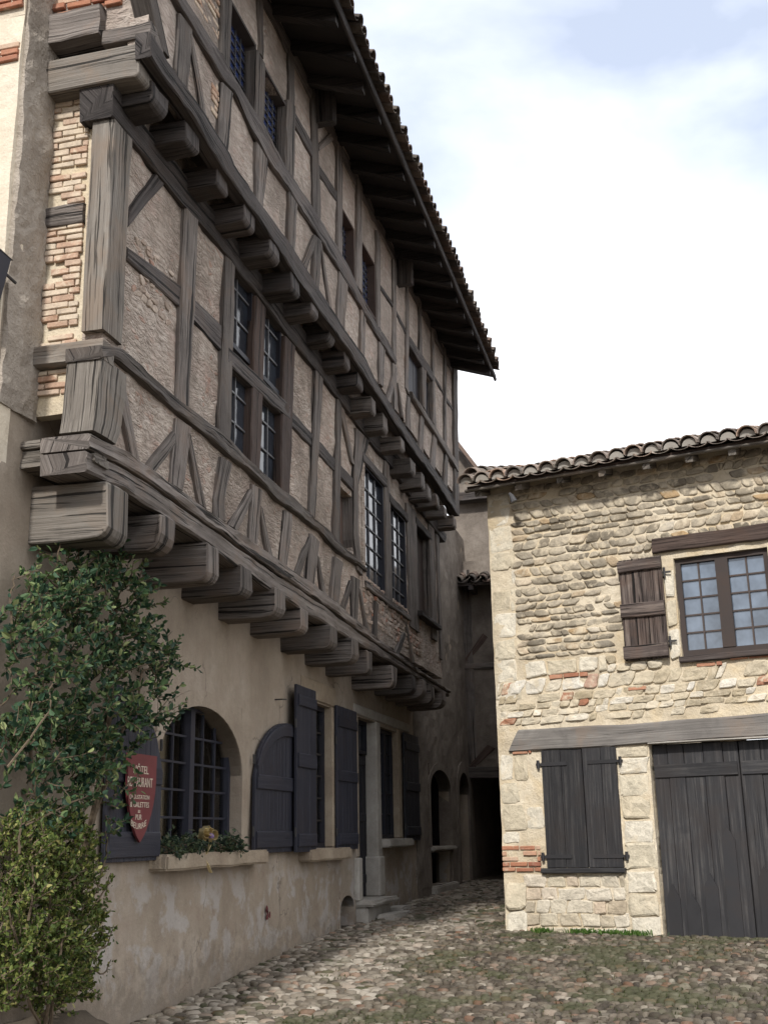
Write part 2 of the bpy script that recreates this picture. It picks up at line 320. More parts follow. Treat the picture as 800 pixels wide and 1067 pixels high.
M = dict(
 oak=m_wood('weathered_oak', (.09, .076, .068), (.195, .168, .15), (.33, .295, .265), bump=.9),
 oak_dark=m_wood('dark_oak', (.047, .040, .038), (.108, .093, .087), (.205, .182, .17), bump=.9),
 eave=m_wood('dark_eave_wood', (.018, .016, .016), (.042, .037, .036), (.09, .08, .077), bump=.7),  # darker wood for the roof underside, rafters and eave board
 oak_pale=m_wood('pale_oak', (.14, .122, .105), (.25, .222, .19), (.37, .335, .295), bump=.9, vary=.3),  # paler oak for the near-end timbers and the stone house eave
 brown=m_wood('brown_timber', (.045, .03, .026), (.10, .07, .058), (.16, .115, .095)),
 frame=m_wood('grey_brown_frame', (.06, .046, .042), (.105, .085, .078), (.16, .135, .125), bump=.3),
 shut_old=m_wood('old_brown_boards', (.035, .028, .026), (.115, .088, .078), (.30, .245, .21), 22, bump=.9),
 lintel=m_wood('grey_lintel_oak', (.14, .128, .12), (.26, .24, .22), (.38, .355, .325), 40, vary=.0, cracks=.38),
 infill=m_plaster('rough_infill', (.45, .378, .32), (.59, .52, .455), (.235, .19, .155), (.45, .32, .27), .05, rubble=.85),
 infill2=m_plaster('upper_infill', (.455, .388, .335), (.59, .52, .46), (.265, .22, .185), (.45, .335, .29), .045, rubble=.6),
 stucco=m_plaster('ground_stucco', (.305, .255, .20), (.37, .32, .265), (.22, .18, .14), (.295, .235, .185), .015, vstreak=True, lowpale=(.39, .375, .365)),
 pier=m_plaster('pier_render', (.33, .29, .245), (.44, .395, .34), (.19, .16, .13), None, .05),
 limewash=m_plaster('limewashed_stone', (.60, .53, .42), (.70, .64, .54), (.46, .39, .30), None, .02),
 cut=m_plaster('cut_stone', (.31, .255, .19), (.40, .345, .27), (.20, .155, .115), None, .016),
 greystone=m_plaster('grey_jamb_stone', (.36, .335, .30), (.45, .43, .39), (.25, .23, .2), None, .008),
 mortar=m_plaster('lime_mortar', (.55, .475, .355), (.63, .565, .45), (.42, .35, .25), (.54, .42, .25), .035),
 alley=m_plaster('alley_shade_render', (.17, .145, .122), (.23, .20, .17), (.10, .083, .07), None, .02),  # render darkened so its colour carries the alley's shade
 pebble=m_island('river_pebbles', [(0, (.17, .145, .11)), (.3, (.28, .24, .18)), (.6, (.37, .32, .245)), (.85, (.45, .39, .30)), (.93, (.40, .27, .14)), (1, (.58, .53, .44))], 9, .8, .014, speck=.6, smear=((.55, .475, .355), 5, .50, .85)),
 rubble=m_island('pale_rubble', [(0, (.40, .33, .22)), (.35, (.52, .45, .33)), (.7, (.62, .56, .45)), (.9, (.70, .66, .58)), (.97, (.36, .17, .10)), (1, (.38, .17, .10))], 9, .8, .014, speck=.5, smear=((.55, .475, .355), 5, .5, .8)),
 pinkrubble=m_island('exposed_rubble', [(0, (.26, .20, .16)), (.4, (.40, .31, .25)), (.75, (.50, .41, .34)), (.9, (.40, .24, .18)), (1, (.38, .18, .12))], 9, .8, .014, speck=.5, smear=((.42, .36, .31), 5, .52, .8)),
 ashlar=m_island('pale_ashlar', [(0, (.50, .43, .31)), (.4, (.60, .54, .42)), (.7, (.69, .64, .54)), (1, (.76, .72, .64))], 7, .9, .016, speck=.55, smear=((.55, .475, .355), 3.5, .52, .8)),
 block=m_island('rubble_blocks', [(0, (.40, .33, .24)), (.4, (.52, .46, .35)), (.75, (.62, .56, .46)), (1, (.48, .36, .25))], 8, .9, .016, speck=.5, smear=((.55, .475, .355), 5, .56, .7)),
 brick=m_island('old_bricks', [(0, (.28, .11, .07)), (.4, (.38, .17, .10)), (.7, (.46, .25, .16)), (1, (.5, .36, .26))], 18, smear=((.5, .42, .32), 8, .58, .7)),
 brick_pale=m_island('lime_smeared_bricks', [(0, (.40, .24, .16)), (.3, (.48, .33, .24)), (.6, (.55, .43, .33)), (1, (.58, .49, .38))], 12, speck=.5, smear=((.55, .46, .35), 6, .48, .9)),
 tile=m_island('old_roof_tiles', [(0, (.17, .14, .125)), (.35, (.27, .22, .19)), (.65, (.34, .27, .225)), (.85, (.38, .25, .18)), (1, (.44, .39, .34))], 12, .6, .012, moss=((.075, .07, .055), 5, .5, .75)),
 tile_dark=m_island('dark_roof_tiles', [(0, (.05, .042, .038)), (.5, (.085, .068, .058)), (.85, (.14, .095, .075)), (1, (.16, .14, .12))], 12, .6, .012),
 cobble=m_island('cobbles', [(0, (.035, .028, .021)), (.3, (.07, .056, .041)), (.55, (.10, .082, .06)), (.78, (.14, .117, .09)), (.88, (.125, .066, .04)), (1, (.27, .24, .195))], 20, .6, .008, .75, moss=((.042, .05, .019), 1.1, .47, .6)),
 cobble_pale=m_island('pale_cobbles', [(0, (.085, .07, .055)), (.3, (.155, .13, .10)), (.6, (.22, .19, .152)), (.85, (.33, .295, .245)), (1, (.20, .13, .09))], 20, .6, .008, .75, moss=((.06, .07, .03), 1.4, .56, .5)),
 blue=paint('blue_grey_paint', (.028, .029, .042), (.042, .044, .062), (.075, .077, .095)),
 blue_dk=paint('dark_blue_paint', (.02, .021, .029), (.029, .030, .041), (.05, .05, .06)),
 grey_door=paint('charcoal_paint', (.024, .0235, .0255), (.042, .041, .044), (.11, .104, .10)),
 iron=m_plain('iron', (.03, .028, .028), .3, .55, 20, .2, .4),
 lead=m_plain('leading', (.07, .07, .075), .2, .5, 20, .1, .4),
 red=m_plain('red_sign_paint', (.125, .028, .032), .15, .5, 8, .08, .35),
 cream=m_plain('cream_lettering', (.55, .47, .38), .1, .6, 8, .05, .2),
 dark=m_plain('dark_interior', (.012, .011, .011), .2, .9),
 curtain=m_plain('net_curtain', (.62, .54, .36), .25, .9, 9, .3, .1, (6, 6, .5)),
 pinkcurtain=m_plain('pink_curtain', (.5, .25, .25), .2, .9, 9, .3, .1, (6, 6, .5)),
 glass=m_glass('dark_window_glass', (.03, .035, .045)),
 glass_blue=m_glass('blue_leaded_glass', (.03, .048, .15), .12, .4, .5),
 glass_sky=m_glass('sky_toned_glass', (.14, .175, .225), .05, .03, 1.0),  # sky reflection put into the pale blue base colour
 clear=m_clear('clear_glass'),
 bark=m_plain('stem_bark', (.10, .075, .05), .35, .85, 25, .4, .2),
 leaf=m_leaf('rose_leaves', [(0, (.014, .036, .022)), (.3, (.03, .068, .036)), (.65, (.062, .11, .045)), (.88, (.12, .17, .06)), (1, (.24, .27, .12))]),
 boxleaf=m_leaf('box_leaves', [(0, (.028, .048, .013)), (.3, (.062, .092, .02)), (.65, (.11, .145, .032)), (.88, (.18, .20, .05)), (1, (.30, .28, .10))]),
 pottleaf=m_leaf('sill_plant_leaves', [(0, (.012, .026, .018)), (.5, (.03, .05, .026)), (.9, (.07, .09, .04)), (1, (.3, .32, .22))]),
 moss=m_leaf('moss_blades', [(0, (.022, .03, .008)), (.5, (.045, .06, .015)), (1, (.08, .085, .03))]),
 grass=m_leaf('grass_blades', [(0, (.03, .07, .012)), (.5, (.06, .13, .02)), (1, (.11, .17, .04))]),
 dirt=m_plaster('packed_earth', (.10, .08, .06), (.15, .125, .095), (.055, .045, .033), None, .02),
 gold=m_plain('gold_foil', (.72, .60, .34), .3, .3, 6, .3, .9),
 white=m_plain('white_paint', (.68, .66, .62), .08, .5),
 violet=m_plain('violet_foil', (.20, .14, .26), .2, .3),
)
M['gold'].node_tree.nodes['Principled BSDF'].inputs['Metallic'].default_value = .85
# ------------------------------------------------------------------ shared builders
def window(fr, s0, s1, z0, z1, d, cols, rows, fw, bw, fmat, bmat, gmat, parent, name='window', casements=1, mull=.05, depth=.05):
    bm = bmesh.new()
    for a in ((s0, s1, z0, z0+fw), (s0, s1, z1-fw, z1), (s0, s0+fw, z0+fw, z1-fw), (s1-fw, s1, z0+fw, z1-fw)): box_bm(bm, fr, *a, d-.01, d+depth)
    cells = []
    if casements == 2:
        c = (s0+s1)/2; box_bm(bm, fr, c-mull, c+mull, z0+fw, z1-fw, d-.01, d+depth+.012); cells = [(s0+fw, c-mull), (c+mull, s1-fw)]
    else: cells = [(s0+fw, s1-fw)]
    w = bm_done(name, bm, fmat, parent)
    bm = bmesh.new(); box_bm(bm, fr, s0+fw*.5, s1-fw*.5, z0+fw*.5, z1-fw*.5, d-.004, d+.004); bm_done('pane', bm, gmat, w)
    bm = bmesh.new()
    for a, b in cells:
        for i in range(1, cols): x = a+(b-a)*i/cols; box_bm(bm, fr, x-bw/2, x+bw/2, z0+fw, z1-fw, d+.002, d+.024)
        for j in range(1, rows): z = z0+fw+(z1-z0-2*fw)*j/rows; box_bm(bm, fr, a, b, z-bw/2, z+bw/2, d+.0035, d+.022)
    if cols*rows > 1: bm_done('glazing_bars', bm, bmat, w)
    else: bm.free()
    return w
def bricks(name, fr, s0, s1, z0, z1, d, mat, parent, bw=.20, bh=.045, mort=.016, out=.012, skip=0.0):
    bm = bmesh.new(); z = z0; row = 0
    while z+bh*.6 < z1:
        s = s0-(row % 2)*bw*.5; h = bh*random.uniform(.85, 1.12)
        while s < s1:
            w = bw*random.uniform(.75, 1.15); a, b = max(s0, s), min(s1, s+w)
            if b-a > .03 and random.random() > skip:
                o = out*random.uniform(.1, 1.3); t = random.uniform(-.004, .004)
                vs = box_bm(bm, fr, a, b, z, min(z1, z+h), d-.02, d+o)
                for v in vs: v.co += fr.n*random.uniform(-.004, .004)+Vector((0, 0, t+random.uniform(-.004, .004)))
            s += w+mort
        z += h+mort; row += 1
    bmesh.ops.bevel(bm, geom=bm.edges[:], offset=.005, segments=1, affect='EDGES')
    return bm_done(name, bm, mat, parent)
def joist(fr, s, w, ztop, h, d_out, d_in, mat, parent, name='joist_end', round_=.13, tilt=0.0):
    """projecting floor joist with a rounded lower nose"""
    prof = [(d_in, ztop), (d_out-.012, ztop+tilt), (d_out, ztop-.015+tilt), (d_out+.006, ztop-h+round_)]
    for a in (30, 55, 80): prof.append((d_out-round_*(1-math.cos(R(a))), ztop-h+round_*(1-math.sin(R(a)))))
    prof += [(d_out-round_-.08, ztop-h), ((d_in+d_out)/2, ztop-h-.004), (d_in, ztop-h)]
    bm = bmesh.new(); uvl = bm.loops.layers.uv.verify(); cols = []; sd = random.uniform(0, 500); U0 = random.uniform(0, 20)
    xs = [0, .03, .5, .97, 1.0]
    for i, x in enumerate(xs):
        ins = .014 if i in (0, 4) else 0
        col = []
        for k, (d, z) in enumerate(prof):
            dd = d-(ins if k not in (0, len(prof)-1) else 0)*(.8 if d > d_in+.2 else 0); zz = z+(ins*.7 if k > 4 else (-ins*.7 if k < 2 else 0))
            v = fr.pt(s-w/2+w*x, zz, dd); q = (sd+x*2, d*5, z*5)
            v += Vector((nz(q)*.016, nz((q[1], q[2], q[0]))*.014, nz((q[2], q[0], q[1]))*.018))
            col.append(bm.verts.new(v))
        cols.append(col)
    n = len(prof)
    for i in range(4):
        for k in range(n):
            f = bm.faces.new((cols[i][k], cols[i][(k+1) % n], cols[i+1][(k+1) % n], cols[i+1][k]))
            for lp, (kk, xx) in zip(f.loops, ((k, xs[i]), ((k+1) % n, xs[i]), ((k+1) % n, xs[i+1]), (k, xs[i+1]))):
                lp[uvl].uv = (U0+prof[kk][0]+.2*prof[kk][1], xx*w+sd)
    for col in (cols[0], cols[-1]):
        f = bm.faces.new(col)
        for lp, (d, z) in zip(f.loops, prof): lp[uvl].uv = (U0+d, z+sd)
    return bm_done(name, bm, mat, parent)
def tile_roof(name, O, along, up, out, n_cols, pitch, n_rows, row_len, mat, parent, r=.085, eave_jit=.03, seg=6):
    """barrel tiles: pans and covers, each its own shell. O = eave corner, along/up unit vectors, out = roof normal"""
    O, along, up, out = Vector(O), Vector(along).normalized(), Vector(up).normalized(), Vector(out).normalized()
    bm = bmesh.new(); th = .014
    def shell(c, rr, hollow_up, length, base):
        r0, r1 = rr*random.uniform(.98, 1.08), rr*.86; rows = []
        tw = random.uniform(-.02, .02)
        for t, rad in ((0, r0), (1, r1)):
            ro, ri = [], []
            for i in range(seg+1):
                a = math.pi*i/seg
                cx, cy = math.cos(a), math.sin(a)*(-.45 if hollow_up else .98)
                p = c+up*(length*t)+along*(tw*t)+out*(base+t*-.012)
                ro.append(bm.verts.new(p+along*(rad*cx)+out*(rad*cy))); ri.append(bm.verts.new(p+along*((rad-th)*cx)+out*((rad-th)*cy)))
            rows.append((ro, ri))
        (a0, b0), (a1, b1) = rows
        for i in range(seg):
            bm.faces.new((a0[i], a0[i+1], a1[i+1], a1[i])); bm.faces.new((b0[i], b1[i], b1[i+1], b0[i+1])); bm.faces.new((a0[i], b0[i], b0[i+1], a0[i+1])); bm.faces.new((a1[i], a1[i+1], b1[i+1], b1[i]))
        bm.faces.new((a0[0], a1[0], b1[0], b0[0])); bm.faces.new((a0[seg], b0[seg], b1[seg], a1[seg]))
    for c in range(n_cols):
        ej = random.uniform(-eave_jit, eave_jit); sj = random.uniform(-.012, .012)
        sag = noise.noise(Vector((c*pitch*.5, 3.3, O.x)))*.03
        for rw in range(n_rows):
            base = .012*rw*0+.02
            P = O+along*(c*pitch+sj+random.uniform(-.008, .008))+up*(rw*row_len+ej)+out*(sag)
            shell(P, r, False, row_len*1.18, .075+random.uniform(-.006, .006)+.012*(1 if rw else 0))
            P2 = O+along*((c+.5)*pitch+sj)+up*(rw*row_len+ej*.5-.02)+out*(sag)
            shell(P2, r, True, row_len*1.18, .07)
    return bm_done(name, bm, mat, parent, smooth=False)
def eave_plugs(name, O, along, up, out, n_cols, pitch, mat, parent, r):
    """mortar closing the hollows under the eave covers"""
    O, along, up, out = Vector(O), Vector(along).normalized(), Vector(up).normalized(), Vector(out).normalized(); bm = bmesh.new()
    for c in range(n_cols):
        sag = noise.noise(Vector((c*pitch*.5, 3.3, O.x)))*.03; rows = []
        for t in (.045+random.uniform(-.01, .015), .16):
            P = O+along*(c*pitch)+up*t+out*(sag+.055); rows.append([bm.verts.new(P+along*(r*math.cos(math.pi*i/8))+out*(r*.95*math.sin(math.pi*i/8)*random.uniform(.93, 1))) for i in range(9)])
        bm.faces.new(rows[0]); bm.faces.new(rows[1])
        for i in range(8): bm.faces.new((rows[0][i], rows[0][i+1], rows[1][i+1], rows[1][i]))
        bm.faces.new((rows[0][0], rows[1][0], rows[1][8], rows[0][8]))
    return bm_done(name, bm, mat, parent)
def boards(name, fr, s0, s1, z0, z1, d0, d1, n, mat, parent, horiz=False, gap=.004, jit=.006, tops=None):
    """one leaf of planks"""
    bm = bmesh.new(); uvl = bm.loops.layers.uv.verify(); cuts = [0]+sorted((i+random.uniform(-.18, .18))/n for i in range(1, n))+[1]
    for a, b in zip(cuts, cuts[1:]):
        o = random.uniform(-jit, jit)
        if horiz: vs = box_bm(bm, fr, s0, s1, z0+(z1-z0)*a+gap, z0+(z1-z0)*b-gap, d0, d1+o)
        else:
            vs = box_bm(bm, fr, s0+(s1-s0)*a+gap/2, s0+(s1-s0)*b-gap/2, z0, z1, d0, d1+o)
            if tops:
                for i in (2, 3, 6, 7):
                    q = vs[i].co-fr.O; vs[i].co.z = tops(q.dot(fr.es))
    bmesh.ops.bevel(bm, geom=bm.edges[:], offset=.004, segments=1, affect='EDGES')
    for f in bm.faces:
        for lp in f.loops:
            q = lp.vert.co-fr.O; s, z = q.dot(fr.es), q.z
            lp[uvl].uv = (s, z+q.dot(fr.n)) if horiz else (z, s+q.dot(fr.n))
    return bm_done(name, bm, mat, parent)
# ================================================================== TIMBER-FRAMED HOUSE
H = empty('timber_framed_house', (13, 2.5, 0), 'tall grey half-timbered house with two jettied upper floors on rows of oak joists', 'house')
pl = lambda x, y, d=D1: L.px(x, y, d)
HEND = 19.45
# ---- ground floor openings (u0,u1,z0,z1)
AW = (9.35, 11.36, 1.30, 2.02, 2.62)      # arched window u0,u1,sill,spring,crown
W2 = (13.50, 14.62, 1.27, 3.03)
DR = (15.86, 16.86, .56, 3.04)
W3 = (17.16, 18.28, 1.36, 3.0)
ST = (20.56, 22.45, 1.20, 2.2, 2.56)      # stall arch
SB = (20.60, 22.30, .55, 1.10)            # recess under the stall ledge
PA = (23.3, 24.45, .62, 2.2, 2.62)
VT = (14.93, 15.58, .22, .5, .66)
holes = [(AW[0], AW[1], AW[2], 2.7), W2, DR, W3, (ST[0], ST[1], ST[2], 2.64), SB, (PA[0], PA[1], .5, 2.7), (VT[0], VT[1], VT[2], .72)]
def lower_keep(u, z): return (7.1 < u < 19.3 and z > 4.7) or z > (10.4 if u < 8 else 7.9)
gw = sheet('ground_floor_wall', L, 6.58, 25.2, -.1, 10.4, 0, holes, M['stucco'], H, step=.16, amp=.016, nsc=1.1, thick=.2, keep=(7.1, 4.7, lower_keep))
sheet('pier_render', L, 6.6, NU+.02, 4.35, 10.38, .03, [], M['pier'], H, step=.07, amp=.03, nsc=4, thick=.1)
for a in ((AW[0], AW[1], AW[3], AW[4], 2.7), (ST[0], ST[1], ST[3], ST[4], 2.64), (PA[0], PA[1], PA[3], PA[4], 2.7), (VT[0], VT[1], VT[3], VT[4], .72)):
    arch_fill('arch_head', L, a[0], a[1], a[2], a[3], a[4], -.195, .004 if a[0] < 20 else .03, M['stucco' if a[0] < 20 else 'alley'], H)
arch_band('arch_surround', L, AW[0], AW[1], AW[2], AW[3], AW[4], .15, -.2, .022, M['stucco'], H)
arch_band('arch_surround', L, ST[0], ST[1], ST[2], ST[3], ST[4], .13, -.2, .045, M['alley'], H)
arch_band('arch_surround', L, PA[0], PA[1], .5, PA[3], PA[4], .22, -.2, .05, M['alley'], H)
arch_band('arch_surround', L, VT[0], VT[1], VT[2], VT[3], VT[4], .07, -.2, .014, M['stucco'], H)
sheet('alley_shade_render', L, 19.5, 25.1, -.05, 7.85, .018, [(a_[0]-.02, a_[1]+.02, a_[2], a_[3]) for a_ in (h_ for h_ in holes if h_[0] > 20)], M['alley'], H, step=.15, amp=.03, nsc=3, thick=.04)  # darker skin over the wall, alley shade put into its colour
def sill(s0, s1, ztop, h, out, mat): 
    bm = bmesh.new(); box_bm(bm, L, s0, s1, ztop-h, ztop, -.3, out); bmesh.ops.bevel(bm, geom=bm.edges[:], offset=.018, segments=2, affect='EDGES'); bmesh.ops.subdivide_edges(bm, edges=[e for e in bm.edges if e.calc_length() > .5], cuts=6)
    for v in bm.verts: v.co += Vector((0, nz(v.co, 5)*.01, nz(v.co+Vector((9, 9, 9)), 4)*.012))
    return bm_done('sill', bm, mat, H)
sill(9.28, 11.78, 1.285, .135, .17, M['cut']); sill(13.25, 14.98, 1.262, .135, .16, M['cut']); sill(17.06, 18.6, 1.355, .12, .16, M['greystone']); sill(20.5, 22.6, 1.2, .07, .1, M['greystone'])
rect_beam('lintel', L, 13.3, 14.75, 3.05, 3.30, .022, -.2, M['cut'], H, jit=.004, wob=.004)
rect_beam('lintel', L, 15.7, 19.1, 3.06, 3.2, .02, -.2, M['greystone'], H, jit=.004, wob=.004)
# dark rooms behind the openings
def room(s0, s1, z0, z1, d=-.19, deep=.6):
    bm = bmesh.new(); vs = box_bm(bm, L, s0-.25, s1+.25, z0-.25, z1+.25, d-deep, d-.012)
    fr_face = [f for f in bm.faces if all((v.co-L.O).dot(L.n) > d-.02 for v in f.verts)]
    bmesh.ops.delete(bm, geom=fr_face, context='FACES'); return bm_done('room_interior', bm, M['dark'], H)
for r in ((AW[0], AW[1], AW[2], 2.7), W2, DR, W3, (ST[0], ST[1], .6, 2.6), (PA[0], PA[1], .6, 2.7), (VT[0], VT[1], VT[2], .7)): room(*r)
# arched window: two casements of small panes under one arch
aw = window(L, AW[0], AW[1], AW[2], AW[4]+.02, -.16, 3, 5, .05, .02, M['blue'], M['blue'], M['clear'], H, casements=2, mull=.05)
rect_beam('curtain', L, AW[0]+.03, AW[0]+.62, AW[2]+.1, 2.5, -.172, -.185, M['curtain'], aw)
rect_beam('curtain', L, AW[0]+1.15, AW[0]+1.5, AW[2]+.1, 2.5, -.172, -.185, M['curtain'], aw)
w2 = window(L, W2[0], W2[1], W2[2], W2[3], -.14, 2, 6, .06, .022, M['blue_dk'], M['iron'], M['clear'], H, casements=2, mull=.04)
rect_beam('curtain', L, W2[0]+.05, W2[1]-.05, 1.75, 2.95, -.24, -.27, M['curtain'], w2)
rect_beam('pink_curtain', L, W2[0]+.05, W2[1]-.05, 1.3, 1.74, -.23, -.265, M['pinkcurtain'], w2)
window(L, W3[0], W3[1], W3[2], W3[3], -.13, 2, 5, .06, .022, M['blue_dk'], M['blue_dk'], M['glass'], H, casements=2, mull=.04)
# panelled door deep in its stone jambs
d = boards('door', L, DR[0], DR[1], DR[2]+.02, 2.55, -.195, -.16, 5, M['blue_dk'], H)
for z in (.75, 1.6, 2.4): rect_beam('rail', L, DR[0]+.04, DR[1]-.04, z, z+.13, -.14, -.165, M['blue_dk'], d, jit=.001, wob=.001)
bm = bmesh.new(); tube_bm(bm, [L.pt(16.0, 1.55, -.16), L.pt(16.0, 1.55, -.09), L.pt(16.1, 1.55, -.085)], .013); bm_done('handle', bm, M['iron'], d)
window(L, DR[0], DR[1], 2.56, DR[3], -.17, 3, 1, .05, .03, M['blue_dk'], M['blue_dk'], M['glass'], H, name='transom_light')
box('door_jamb', L, 16.84, 17.08, .585, 3.05, -.16, .03, M['greystone'], H, .02)
box('jamb_base', L, 16.80, 17.1, .565, 1.12, -.17, .06, M['greystone'], H, .02)
box('door_jamb', L, 15.66, 15.86, .565, 1.12, -.2, .06, M['greystone'], H, .015)
box('door_jamb', L, 15.72, 15.862, 1.13, 3.05, -.2, .02, M['stucco'], H, .01)
box('window_jamb', L, 14.60, 14.86, 1.28, 3.04, -.13, .018, M['cut'], H, .01)
box('window_jamb', L, 18.26, 18.46, 1.37, 3.05, -.12, .016, M['cut'], H, .01)
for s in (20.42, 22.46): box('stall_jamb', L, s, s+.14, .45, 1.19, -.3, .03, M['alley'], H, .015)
# a grating in the cellar vent
bm = bmesh.new()
for i in range(1, 5): x = VT[0]+(VT[1]-VT[0])*i/5; box_bm(bm, L, x-.012, x+.012, VT[2], .66, -.17, -.14)
bm_done('vent_grating', bm, M['iron'], H)
# ---- shutters
def shutter(s0, s1, z0, z1, d, mat, battens, tops=None, n=4, th=.035):
    sh = boards('shutter', L, s0, s1, z0, z1, d, d+th, n, mat, H, tops=tops, jit=.002)
    for z, h in battens: rect_beam('batten', L, s0+.03, s1-.03, z, z+h, d+th+.022, d+th-.004, mat, sh, jit=.002, wob=.002, ch=.008)
    bm = bmesh.new()
    for z in (z0+.22, z1-.45 if tops is None else z0+.95): tube_bm(bm, [L.pt(s0 if s0 > 9.6 else s1, z-.05, d+.02), L.pt(s0 if s0 > 9.6 else s1, z+.05, d+.02)], .014)
    bm_done('hinge', bm, M['iron'], sh); return sh
half = AW[1]-AW[0]
def arcL(u): t = min(1, max(0, (9.30-u)/1.02)); return 2.0+.62*math.sqrt(max(0, 1-(1-t)**2))
def arcR(u): t = min(1, max(0, (u-11.62)/1.1)); return 1.98+.68*math.sqrt(max(0, 1-(1-t)**2))
shutter(8.36, 9.34, 1.24, 2.6, .03, M['blue'], [(1.27, .2), (1.85, .14)], arcL, n=9)
sh = shutter(11.62, 12.9, 1.25, 2.6, .03, M['blue'], [(1.30, .17), (1.9, .15)], arcR, n=11)
arch_pts = [(11.66+1.15*i/10, arcR(11.66+1.15*i/10)-.02) for i in range(11)]
beam('arch_batten', L, [(x, z-.13) for x, z in arch_pts], arch_pts, .09, .062, M['blue'], sh, jit=.001, wob=.001, ch=.008)
shutter(12.78, 13.52, 1.24, 3.12, .10, M['blue'], [(1.3, .14), (2.18, .16), (2.88, .13)], n=3)
shutter(14.66, 15.62, 1.24, 3.07, .03, M['blue'], [(1.3, .14), (2.1, .14), (2.8, .13)], n=4)
shutter(18.5, 19.55, 1.32, 3.02, .03, M['blue_dk'], [(1.4, .14), (2.1, .14), (2.75, .13)], n=4)
# faded remains of a painted mark on the render
bm = bmesh.new()
for k in range(7):
    u, z = pl(279+random.uniform(-4, 4), 953+random.uniform(-6, 6), 0); w = random.uniform(.012, .035)
    vs = [bm.verts.new(L.pt(u+w*math.cos(a)*random.uniform(.6, 1.3), z+1.3*w*math.sin(a)*random.uniform(.6, 1.3), .021)) for a in (0, 1.2, 2.4, 3.6, 5)]
    r = bmesh.ops.extrude_face_region(bm, geom=[bm.faces.new(vs)])
    for v in r['geom']:
        if isinstance(v, bmesh.types.BMVert): v.co += L.n*.004
bm_done('faded_paint_mark', bm, M['red'], H)
bm = bmesh.new(); a = L.pt(*pl(286, 729, 0), 0); tube_bm(bm, [a, a+L.n*.09, a+L.n*.1+Vector((.12, 0, .01))], .008); bm_done('iron_hook', bm, M['iron'], H)
# ---- first jetty: joists, floor, sill beam
U1 = [(86, 452), (112, 462), (160, 494), (208, 530), (246, 556), (292, 588), (340, 622), (386, 662), (420, 688), (448, 708), (466, 720)]
L1 = [(86, 492), (128, 511), (178, 544), (226, 576), (260, 602), (292, 623), (340, 652), (366, 668), (406, 690), (440, 711), (466, 726)]
u1 = L.pxs(U1, D1); l1 = L.pxs(L1, D1)
m1, _ = resample(u1, 24); m2, _ = resample(l1, 24)
mid = [a.lerp(b, .40) for a, b in zip(m1, m2)]; mid_b = [a.lerp(b, .44) for a, b in zip(m1, m2)]
beam('sill_beam', L, mid, m1, D1+.06, .2, M['oak'], H, jit=.022, ch=.014)
beam('jetty_beam', L, m2, mid_b, D1+.035, .2, M['oak'], H, jit=.018, ch=.016)
c1 = [L.px(x, y, D1+.03) for x, y in ((128, 512), (177, 543), (224, 572), (260, 594), (292, 616), (320, 636), (347, 655), (369, 668), (387, 680), (411, 695), (431, 705), (441, 709), (450, 715), (461, 720))]
for i, (s, z) in enumerate(c1):
    joist(L, s-.15, (.34 if i == 0 else random.uniform(.24, .3)), z-.01, (.42 if i == 0 else random.uniform(.26, .33)), D1+.05+random.uniform(-.02, .04), -.2, M['oak_pale' if i == 0 else 'oak'], H, round_=random.uniform(.06, .14))
box('floor_boards', L, NU, HEND, 3.98, 4.03, -.2, D1-.04, M['oak_dark'], H)
# ---- first floor: infill with openings
def rct(pts, d):
    q = L.pxs(pts, d); return (sum(a[0] for a in (q[0], q[3]))/2, sum(a[0] for a in (q[1], q[2]))/2, sum(a[1] for a in (q[2], q[3]))/2, sum(a[1] for a in (q[0], q[1]))/2)
A4 = rct([(236, 262), (296, 335), (290, 508), (231, 455)], D1)
BW = rct([(351, 505), (366, 516), (368, 590), (350, 572)], D1)
WA = rct([(378, 480), (402, 512), (397, 618), (378, 607)], D1)
WB = rct([(405, 524), (420, 540), (425, 642), (406, 628)], D1)
WC = rct([(431, 544), (444, 560), (450, 648), (435, 642)], D1)
if WB[0] < WA[1]+.1: WB = (WA[1]+.14, WB[1], WB[2], WB[3])
f1holes = [A4, BW, WA, WB, WC]
sheet('plaster_infill', L, NU, HEND, 3.98, 7.6, D1, f1holes, M['infill'], H, step=.09, amp=.022, nsc=3.2, thick=.16)
TP_U = [(111, 81), (152, 140), (176, 168), (204, 204), (234, 240), (260, 276), (284, 308), (308, 338), (338, 380), (360, 414), (380, 440), (408, 470), (428, 496), (440, 522), (458, 552)]
TP_L = [(111, 122), (136, 152), (160, 182), (186, 214), (204, 232), (230, 264), (248, 288), (268, 312), (294, 348), (326, 386), (360, 430), (380, 458), (404, 486), (420, 510), (438, 536), (456, 560)]
tu, tl = L.pxs(TP_U, D1), L.pxs(TP_L, D1)
def ext(pts, du):
    return pts+[(pts[-1][0]+du, pts[-1][1])]
beam('wall_plate', L, ext(tl, .4), ext(tu, .4), D1+.055, .3, M['oak_dark'], H, jit=.014)
R1U = [(98, 360), (120, 364), (152, 392), (180, 418), (228, 452), (260, 486), (300, 518), (332, 548), (350, 566), (378, 592)]
R1L = [(98, 379), (114, 378), (126, 388), (152, 412), (180, 436), (220, 467), (260, 502), (288, 528), (328, 558), (346, 578), (378, 601)]
beam('rail', L, L.pxs([(x, y-5) for x, y in R1L], D1), L.pxs(R1U, D1), D1+.065, .3, M['oak'], H, jit=.022, ch=.012, wob=.012)
def rail(upper, lower, d, front, mat=None, back=None, **k): return beam('rail', L, L.pxs(lower, d), L.pxs(upper, d), front, back if back is not None else d-.14, mat or M['oak_dark'], H, **k)
rail([(130, 256), (184, 296), (236, 346)], [(130, 270), (184, 319), (234, 372)], D1, D1+.026)
